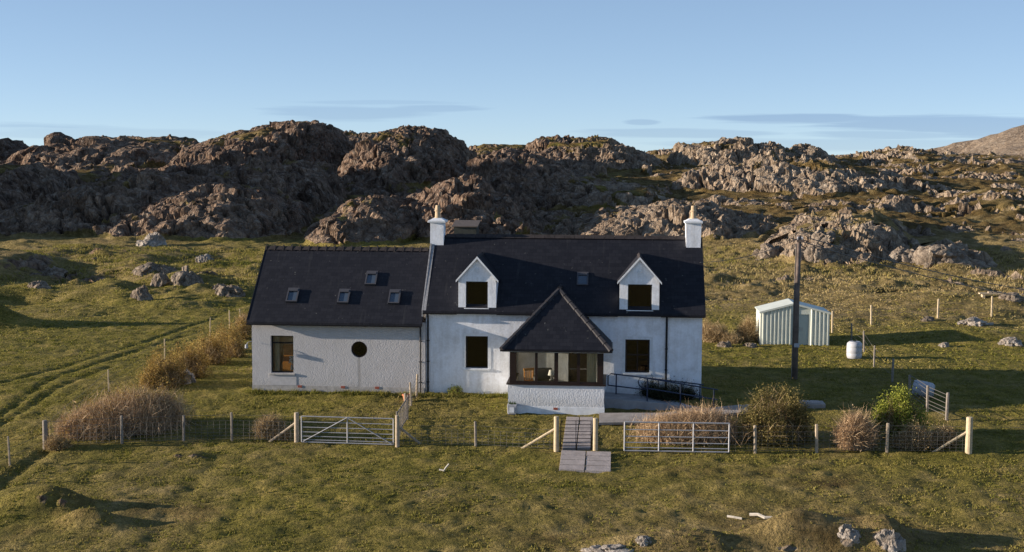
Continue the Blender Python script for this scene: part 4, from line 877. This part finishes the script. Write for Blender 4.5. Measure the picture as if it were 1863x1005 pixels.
def rail(x0, x1, y, z0, z1, label, h=.9, n=3, hook=True):
    t = thing('handrail', label, 'handrail', (x0, y, z0), group='handrails of the ramp'); L = x1-x0; dz = z1-z0
    f = lambda x, k: (x, 0, dz*x/L+k)
    if hook: pts = [f(.12, h-.42), f(.02, h-.36), f(-.03, h-.2), f(.02, h-.06), f(.12, h), f(L, h)]; MB().tube(pts, .026, 8).build('top_rail', M['rail'], t, smooth=True); MB().tube([f(.12, h-.42), f(L, h-.42)], .026, 8).build('lower_rail', M['rail'], t)
    else: MB().tube([f(.0, .35), f(.0, h-.12), f(.12, h), f(L, h)], .026, 8).build('top_rail', M['rail'], t, smooth=True); MB().tube([f(0, .35), f(L, .35)], .026, 8).build('lower_rail', M['rail'], t)
    for k in range(n): x = .35+(L-.5)*k/max(n-1, 1); MB().tube([f(x, -.3), f(x, h)], .03, 8).build('rail_post', M['rail'], t)
rail(7.86, 11.9, -.35, .02, -.4, 'navy handrail at the back of the ramp, close to the cottage wall', .86, 3, False)
rail(9.15, 12.4, -1.45, -.02, -.5, 'navy handrail at the front of the ramp with rounded end loop', .95, 3, True)

# ------------------------------------------------------------------ small things
def barrel(p, r, h, label, rot=None, m=None):
    t = thing('plastic_barrel', label, 'barrel', tuple(p))
    g = MB().lathe([(r*.86, 0), (r*.93, .03), (r, h*.15), (r*1.02, h*.3), (r*.98, h*.33), (r*1.02, h*.36), (r*1.02, h*.65), (r*.98, h*.68), (r*1.02, h*.71), (r*.98, h*.9), (r*.88, h*.97), (r*.8, h)], n=24); g.build('barrel_body', m or M['plastic'], t, smooth=True)
    g = MB(); 
    g.lathe([(r*.72, h+.0), (r*.72, h+.03), (r*.55, h+.035)], n=24); g.build('lid', M['plastic'], t); MB().lathe([(r*.22, h+.035), (r*.22, h+.06)], n=12).build('stopper', M['black'], t)
    if rot: t.rotation_euler = rot
    return t
pb = at(1554, 652); barrel(pb, .38, .82, 'white plastic barrel standing upright right of the metal shed')
pb = at(1680, 722); barrel((pb[0]-.45, pb[1], pb[2]+.42), .33, .85, 'white plastic barrel lying on its side above the yellow-green bush', (0, math.radians(98), math.radians(-18)))
pb = at(932, 753)
t = thing('planter', 'white square tub planter at the left foot of the porch', 'planter', tuple(pb), 0)
MB().add([(-.17, -.17, 0), (.17, -.17, 0), (.17, .17, 0), (-.17, .17, 0), (-.2, -.2, .4), (.2, -.2, .4), (.2, .2, .4), (-.2, .2, .4)], [(0, 3, 2, 1), (4, 5, 6, 7), (0, 1, 5, 4), (1, 2, 6, 5), (2, 3, 7, 6), (3, 0, 4, 7)]).build('tub', M['plastic'], t, bevel=.02)
MB().box(-.09, .09, -.2, -.186, .08, .3).build('panel', M['trimw'], t)
M['leafg'] = mat('planter_leaves', (.05, .09, .02), .7)
g = MB()
for k in range(40):
    a = random.uniform(0, 6.28); r = random.uniform(.02, .17); l = random.uniform(.05, .14); x, y = r*math.cos(a), r*math.sin(a); g.add([(x-.015, y, .4), (x+.015, y, .4), (x+.04*math.cos(a), y+.04*math.sin(a), .4+l)], [(0, 1, 2)])
g.build('leaves', M['leafg'], t)
pb = at(739, 730)
t = thing('plant_pot', 'terracotta flower pot on the grass beside the side fence', 'plant pot', tuple(pb))
MB().lathe([(.10, 0), (.15, .24), (.18, .24), (.18, .31), (.155, .31), (.14, .27)], n=18).build('pot_body', M['terra'], t)
g = MB()
for k in range(30):
    a = random.uniform(0, 6.28); x, y = .1*math.cos(a)*random.random(), .1*math.sin(a)*random.random(); g.add([(x-.012, y, .27), (x+.012, y, .27), (x+.08*math.cos(a), y+.08*math.sin(a), .36+.05*random.random())], [(0, 1, 2)])
g.build('plant', M['leafg'], t)
pb = at(1475, 738)
t = thing('concrete_cover', 'raised concrete drain cover in the shade behind the round olive bush', 'drain cover', tuple(pb)); MB().box(-.55, .55, -.4, .4, -.2, .14).build('surround', M['conc'], t, bevel=.02); MB().box(-.35, .35, -.25, .25, .14, .18).build('lid', M['slab'], t, bevel=.01)
pb = at(1806, 541)
t = thing('timber_bench', 'pale plank bench lying in the field beside the fence, upper right', 'bench', tuple(pb)); MB().box(-.85, .85, -.2, .2, .2, .27).build('plank', M['postl'], t)
for x in (-.6, .5): MB().box(x-.08, x+.08, -.18, .18, -.1, .2).build('support', M['postl'], t)
for k in range(3): MB().box(-.3+k*.3, -.1+k*.3, -.12, .12, .27, .36).build('log', M['post'], t)
def scrap(px, py, label, pts, m=None, r=.04):
    p = at(px, py); o = MB().tube([(a*1., b*1., c) for a, b, c in pts], r, 6).build('driftwood', m or M['drift']); o.location = tuple(p); tag(o, label, 'driftwood')
M['drift'] = mat('bleached_driftwood', (.50, .46, .40), .85, var=.25, vscale=9.)
scrap(808, 858, 'small bleached forked stick on the grass below the low fence', [(-.18, .05, .05), (0, 0, .03), (.05, 0, .12), (.17, .03, .27)], r=.035)
scrap(1338, 944, 'smaller bleached stick on the grass, lower right', [(-.25, .1, .05), (-.05, 0, .05), (.2, -.08, .03)])
scrap(1385, 943, 'larger curved bleached stick on the grass, lower right', [(-.35, .14, .07), (-.1, .03, .11), (.1, -.1, .05), (.36, -.12, .06)], r=.055)

# ------------------------------------------------------------------ boulders
def rock_mat(name, a, b, c):
    t = NT(name); n = t.noise(1.6, 8, .72, dist=.3); v = t.n('ShaderNodeTexVoronoi'); v.feature = 'DISTANCE_TO_EDGE'; v.inputs['Scale'].default_value = 3.; t.l(t.mapping((1, 1, .6)), v.inputs['Vector'])
    cc = t.ramp(n, [(.3, a), (.5, b), (.7, c)]); cc = t.mix(.8, cc, t.ramp(v.outputs['Distance'], [(0, (.35, .33, .32)), (.06, (1, 1, 1))]), 'MULTIPLY')
    t.l(cc, t.b.inputs['Base Color']); t.b.inputs['Roughness'].default_value = .95; t.b.inputs['Specular IOR Level'].default_value = .1
    t.l(t.bump(t.math('ADD', t.noise(6, 8, .75), v.outputs['Distance']), .8, .1), t.b.inputs['Normal']); return t.m
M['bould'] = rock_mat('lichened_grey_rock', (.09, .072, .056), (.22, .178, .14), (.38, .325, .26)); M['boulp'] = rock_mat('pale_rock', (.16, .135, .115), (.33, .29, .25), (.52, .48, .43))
def boulder(px, py, w, h, label, m=None, seed=0, grp='boulders', dp=.8):
    p = at(px, py); s_ = scl(p); rx, rz = w/s_/2, h/s_
    bm = bmesh.new(); bmesh.ops.create_icosphere(bm, subdivisions=5, radius=1); me = bpy.data.meshes.new('boulder')
    V = np.array([v.co[:] for v in bm.verts]); K = V*1.3+seed*7.3; d = 1+.34*crag(K*.7, 50+seed, 1.2, .2, .1)+.11*crag(K*2.2, 60+seed, 1.2, .2, .2); V = V*d[:, None]*np.array((rx, rx*dp, rz*1.2))
    for v, q in zip(bm.verts, V): v.co = q
    bm.to_mesh(me); bm.free(); me.materials.append(m or M['bould']); o = bpy.data.objects.new('boulder', me); col.objects.link(o); o.location = (p[0], p[1]+rx*dp*.6, p[2]-rz*.28); tag(o, label, 'boulder', grp)
    return o
BD = [(253, 545, 38, 24, 'isolated grey boulder lowest of the boulders left of the cottage'), (335, 520, 60, 32, 'largest pale faced boulder in the left meadow'), (288, 522, 44, 24, 'dark grey boulder left of the largest pale one in the meadow'),
      (262, 498, 60, 16, 'low grey rock line left of the boulder cluster'), (370, 476, 28, 14, 'small pale boulder behind the largest meadow boulder'), (300, 500, 40, 14, 'flat rock between the low rock line and the largest boulder'),
      (418, 540, 50, 22, 'dark rock nearest the left edge of the wing roof'), (395, 528, 34, 14, 'small dark rock right of the largest meadow boulder'), (90, 505, 50, 20, 'shaded rock on the far left mound'), (65, 524, 40, 12, 'low shaded rock at the foot of the far left mound'),
      (270, 449, 52, 20, 'bright cream rock face at the cliff foot, left')]
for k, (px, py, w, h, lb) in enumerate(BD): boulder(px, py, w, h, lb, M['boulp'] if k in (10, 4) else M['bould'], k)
boulder(338, 698, 32, 26, 'white boulder at the right foot of the brown hedge', M['boulp'], 20)
BR2 = [(1305, 612, 26, 14, 'grey stone left of the twiggy bush by the shed'), (1840, 630, 50, 14, 'long pale stone at the right edge of the photo'), (1718, 632, 20, 9, 'small pale stone in the field right of the barrel'), (1772, 592, 54, 12, 'flat pale rock in front of the field fence'),
       (1690, 585, 26, 8, 'low stone left of the flat pale rock in the field'), (1840, 546, 46, 12, 'low rock right of the plank bench'), (1318, 632, 30, 10, 'brown stone at the edge of the shade by the shed'), (1365, 632, 28, 8, 'small stone left of the shed door side')]
for k, (px, py, w, h, lb) in enumerate(BR2): boulder(px, py, w, h, lb, M['boulp'] if k in (1, 2, 3) else M['bould'], 30+k)
BF = [(1545, 982, 50, 26, 'white and grey foreground rock on the left side of the turf mound'), (1618, 1000, 56, 32, 'white and grey foreground rock on the right side of the turf mound'), (1172, 988, 34, 12, 'small white rock near the bottom edge'), (1110, 1008, 90, 12, 'long flat rock at the bottom edge')]
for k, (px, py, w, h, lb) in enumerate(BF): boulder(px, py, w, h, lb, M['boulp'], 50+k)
CR = [(1650, 480, 90, 34, 'sunlit pink crag right of the overhead wires'), (1720, 474, 90, 30, 'broken crag right of the sunlit pink crag'), (1585, 430, 60, 22, 'dark crag above the overhead wires'), (1400, 470, 60, 22, 'pale rocks on the slope left of the pole'), (1480, 470, 44, 26, 'grey crag right of the pole top'), (1500, 440, 50, 20, 'grey crag above and right of the pole top')]
for k, (px, py, w, h, lb) in enumerate(CR): boulder(px, py, w, h, lb, M['bould'], 70+k)

# ------------------------------------------------------------------ shrubs
def veg(name, stops, tr=.25):
    t = NT(name); a = t.attr('tint').outputs['Fac']; c = t.ramp(a, stops); t.l(c, t.b.inputs['Base Color']); t.b.inputs['Roughness'].default_value = .8; t.b.inputs['Specular IOR Level'].default_value = .15
    if tr:
        o = [n for n in t.t.nodes if n.type == 'OUTPUT_MATERIAL'][0]; tl = t.n('ShaderNodeBsdfTranslucent'); t.l(c, tl.inputs[0]); mx = t.n('ShaderNodeMixShader'); mx.inputs[0].default_value = tr; t.l(t.b.outputs[0], mx.inputs[1]); t.l(tl.outputs[0], mx.inputs[2]); t.l(mx.outputs[0], o.inputs[0])
    return t.m
M['lfbrown'] = veg('russet_leaves', [(0, (.08, .05, .018)), (.5, (.29, .19, .058)), (1, (.56, .40, .12))])
M['lfolive'] = veg('olive_leaves', [(0, (.04, .04, .014)), (.5, (.16, .135, .045)), (1, (.38, .29, .11))])
M['lfgreen'] = veg('yellow_green_leaves', [(0, (.05, .065, .012)), (.5, (.22, .25, .04)), (1, (.46, .46, .08))])
M['lfpink'] = veg('pinkish_twigs', [(0, (.15, .095, .055)), (.5, (.44, .30, .18)), (1, (.70, .52, .32))], .1)
M['lfdead'] = veg('dead_stems', [(0, (.10, .065, .035)), (.5, (.34, .24, .12)), (1, (.60, .46, .27))], .1)
M['lfdark'] = veg('dark_leaves', [(0, (.01, .014, .008)), (.5, (.03, .035, .018)), (1, (.06, .06, .03))])
M['stem'] = mat('shrub_stems', (.12, .08, .05), .9, var=.4)
def strands(name, A, B, w, m, parent, tint):
    """thin tapered blades from A to B (N,3)"""
    d = B-A; r = RNG.normal(size=A.shape); s = np.cross(d, r); s /= np.linalg.norm(s, axis=1)[:, None]+1e-9; s *= np.asarray(w).reshape(-1, 1)
    V = np.stack([A-s, A+s, B], 1).reshape(-1, 3); return npmesh(name, V, np.arange(len(V)).reshape(-1, 3), m, parent, {'tint': np.repeat(tint, 3)})
def leafcloud(name, C, size, m, parent, tint):
    n = len(C); a = RNG.normal(size=(n, 3)); a /= np.linalg.norm(a, axis=1)[:, None]; b = np.cross(a, RNG.normal(size=(n, 3))); b /= np.linalg.norm(b, axis=1)[:, None]; s = np.asarray(size).reshape(-1, 1)
    V = np.stack([C-a*s, C-b*s*.5, C+a*s, C+b*s*.5], 1).reshape(-1, 3); return npmesh(name, V, np.arange(n*4).reshape(-1, 4), m, parent, {'tint': np.repeat(tint, 4)}, n=4)
def shrub(label, lobes, leafm, stemm, nleaf=9000, ntwig=900, lsize=.035, spiky=0., group='garden shrubs', base=None, fine=1., name='shrub', cat='shrub'):
    """lobes: (px, py foot, width px, height px)"""
    L = []
    for (px, py, w, h) in lobes: p = at(px, py); s_ = scl(p); L.append((p, w/s_/2, h/s_))
    o = L[0][0]; t = thing(name, label, cat, tuple(o), group=group)
    vol = np.array([l[1]**2*l[2] for l in L])**.8; vol = vol/vol.sum(); C = []; TA = []; TB = []; tt = []
    for (p, r, h), f in zip(L, vol):
        n = int(nleaf*f); u = RNG.normal(size=(n, 3)); u /= np.linalg.norm(u, axis=1)[:, None]; rad = RNG.random(n)**.35
        bump = 1+.42*fbm(u[:, 0]*2.4+p[0], u[:, 1]*2.4+u[:, 2]*3.1, 3, 5)+.12*RNG.normal(size=n)*.6
        q = u*(rad*bump)[:, None]; q[:, 2] = np.abs(q[:, 2])**.9*np.where(RNG.random(n) < .12, .3, 1); clump = fbm(q[:, 0]*3.2+p[0]*3, q[:, 1]*3.2+q[:, 2]*4., 3, 9)
        keep = clump > -.14; q = q[keep]; cl = clump[keep]
        C.append(q*np.array((r, r*.75, h))+(p-o)); tt.append(np.clip(.45+.6*cl+.18*RNG.normal(size=len(q)), 0, 1))
        m = int(ntwig*f); a = RNG.uniform(0, 6.283, m); e = np.arccos(RNG.uniform(.12 if not spiky else .35, 1, m)); k = RNG.uniform(.75, 1.12, m) if spiky else RNG.uniform(.55, .95, m)
        dirs = np.stack([np.sin(e)*np.cos(a)*r, np.sin(e)*np.sin(a)*r*.75, np.cos(e)*h], 1); st = np.stack([RNG.normal(size=m)*r*(.18+.4*spiky), RNG.normal(size=m)*r*(.15+.3*spiky), np.zeros(m)], 1)
        TA.append(st+(p-o)); TB.append(st*.6+dirs*k[:, None]+(p-o))
        # side twigs
        for _ in range(3):
            f2 = RNG.uniform(.35, .9, m)[:, None]; b0 = TA[-1]*(1-f2)+TB[-1]*f2 if _ == 0 else stem0*(1-f2)+stem1*f2
            if _ == 0: stem0, stem1 = TA[-1], TB[-1]
            dv = RNG.normal(size=(m, 3))*.16*h+np.array((0, 0, .12*h)); TA.append(b0); TB.append(b0+dv)
    C = np.concatenate(C); tt = np.concatenate(tt)
    if nleaf: leafcloud('foliage', C, RNG.uniform(.6, 1.3, len(C))*lsize, M[leafm], t, tt)
    A, B = np.concatenate(TA), np.concatenate(TB); strands('twigs', A, B, RNG.uniform(.004, .011, len(A))*fine, M[stemm], t, RNG.random(len(A))); 
    for p, r, h in L:
        for _ in range(30): NG_SH.append((p[0]+random.uniform(-r, r)*.4, p[1]+random.uniform(-r, r)*.3))
    return t
NG_SH = []
shrub('long russet hedge running from the wing corner down to the white boulder', [(300, 702, 90, 62), (345, 686, 80, 62), (385, 662, 70, 56), (415, 640, 60, 50), (440, 618, 44, 44), (275, 704, 50, 40), (425, 650, 50, 40), (450, 600, 30, 34)], 'lfbrown', 'lfdead', 60000, 3500, .034, name='hedge', cat='hedge', group=None)
shrub('pinkish brown dense twiggy shrub behind the left wire fence', [(240, 782, 130, 76), (180, 790, 110, 62), (290, 776, 90, 70), (130, 796, 60, 40)], 'lfbrown', 'lfpink', 22000, 6500, .03, spiky=.8)
shrub('low heap of grey cut branches at the foot of the far left corner post', [(105, 818, 60, 30)], 'lfbrown', 'lfdead', 1200, 1200, .02)
shrub('small dry tuft of stems left of the wide field gate', [(492, 795, 56, 42), (515, 800, 30, 24)], 'lfdead', 'lfdead', 2500, 1200, .025, spiky=.6)
shrub('pale pinkish spiky shrub behind the metal hurdle', [(1215, 800, 100, 52), (1285, 798, 110, 60), (1250, 800, 90, 56)], 'lfpink', 'lfpink', 9000, 5500, .024, spiky=.9, fine=.9)
shrub('large round olive bush right of the metal hurdle', [(1408, 802, 126, 100), (1378, 804, 76, 70), (1448, 804, 70, 78)], 'lfolive', 'lfdead', 64000, 2200, .036)
shrub('small round reddish twiggy bush between the olive bush and the yellow-green bush', [(1557, 816, 72, 66)], 'lfpink', 'lfpink', 9000, 3000, .026, spiky=.3)
shrub('yellow-green leafy bush by the side fence, right', [(1637, 795, 92, 88), (1612, 792, 60, 56), (1665, 790, 44, 60)], 'lfgreen', 'lfdead', 30000, 1500, .042)
shrub('tangle of dead brown stems inside the right corner of the garden fence', [(1668, 815, 80, 50), (1715, 812, 70, 48), (1640, 816, 50, 36)], 'lfdead', 'lfdead', 5000, 3200, .03)
shrub('dark climbing shrub growing through the ramp handrails', [(1205, 728, 90, 40), (1245, 726, 60, 34), (1180, 722, 40, 44)], 'lfdark', 'lfdark', 6000, 900, .03)
shrub('small green clump at the wall foot under the left window', [(828, 716, 30, 16)], 'lfgreen', 'lfdead', 1600, 120, .025)
shrub('bare grey twiggy bush against the left side of the metal shed', [(1362, 622, 40, 52), (1345, 622, 24, 36)], 'lfdead', 'lfdead', 1500, 1500, .03)
shrub('low dry scrub between the cottage gable and the shed', [(1300, 622, 50, 36), (1330, 625, 40, 22), (1285, 618, 24, 40)], 'lfdead', 'lfdead', 2500, 1500, .03, spiky=.5)
shrub('small reddish bush beyond the wing corner', [(442, 604, 24, 34)], 'lfpink', 'lfpink', 1500, 500, .03, spiky=.4)

# ------------------------------------------------------------------ grass
M['grass'] = veg('grass_blades', [(0, (.095, .105, .018)), (.35, (.205, .195, .036)), (.65, (.32, .26, .085)), (1, (.48, .37, .19))], .3)
def grass(name, label, x0, x1, y0, y1, dens, hgt, wid, drybase, nb=3):
    n = int((x1-x0)*(y1-y0)*dens); x = RNG.uniform(x0, x1, n); y = RNG.uniform(y0, y1, n)
    k = fbm(x*1.6, y*1.6, 3, 201); big = fbm(x*.22, y*.22, 4, 205)
    keep = RNG.random(n) < (.55+.6*k)*(1-.75*ss(.0, .35, fbm(x*.14, y*.2, 3, 95))*ss(-7, -9, y))
    inh = (x > -7.7) & (x < 11.9) & (y > -.25) & (y < 6.1); inp = (x > 3.7) & (x < 7.8) & (y > -2.7) & (y < 0)
    keep &= ~(inh | inp)
    # not outside the view
    V0 = np.stack([x-CAM[0], y-CAM[1]], 1); dep = V0@fw[:2]; lat = V0@rt[:2]; keep &= (np.abs(lat) < dep*.46+3)
    x, y, k, big = x[keep], y[keep], k[keep], big[keep]
    if NOGRASS:
        NG = np.array(NOGRASS); cell = {(int(a/.3), int(b/.3)) for a, b in NG}; kk = np.array([(int(a/.3), int(b/.3)) not in cell for a, b in zip(x, y)]); x, y, k, big = x[kk], y[kk], k[kk], big[kk]
    z, rk = terrain(x, y, True)
    kk = (rk < .3); 
    pat = fbm(x*.22, y*.30, 4, 91); moor = ss(20, 45, y)*ss(4, 16, x); kk &= ~((ss(.22, .42, pat)*moor) > .4)
    x, y, z, k, big = x[kk], y[kk], z[kk], k[kk], big[kk]; n = len(x)
    d = drybase+.35*big+.35*ss(12, 34, y)*ss(6, 20, x)
    A = np.repeat(np.stack([x, y, z-.02], 1), nb, 0); N = len(A); A[:, :2] += RNG.normal(size=(N, 2))*wid*1.3
    h = hgt*np.repeat(1-.55*ss(36, 33, y)*ss(7.5, 9, y)+.1*ss(36, 40, y), nb)*(.55+.7*RNG.random(N))*(1+.6*np.repeat(np.clip(k, -.4, .8), nb)); B = A+np.stack([RNG.normal(size=N)*hgt*.45, RNG.normal(size=N)*hgt*.45, h], 1)
    tint = np.clip(np.repeat(d, nb)+.16*RNG.normal(size=N), 0, 1)
    o = strands(name, A, B, RNG.uniform(.5, 1.2, N)*wid, M['grass'], None, tint); tag(o, label, 'grass', kind='stuff')
grass('grass', 'short tussocky green and yellow grass of the garden and the field in front', -24, 30, -20, 8, 95, .060, .018, .44, 4)
grass('meadow_grass', 'longer rough grass of the meadow and moor behind the cottage', -42, 52, 8, 58, 26, .17, .035, .42)
grass('verge_grass', 'taller weeds and grass along the foot of the cottage wall', -7.9, 3.7, -.7, -.24, 260, .15, .016, .3, 4)
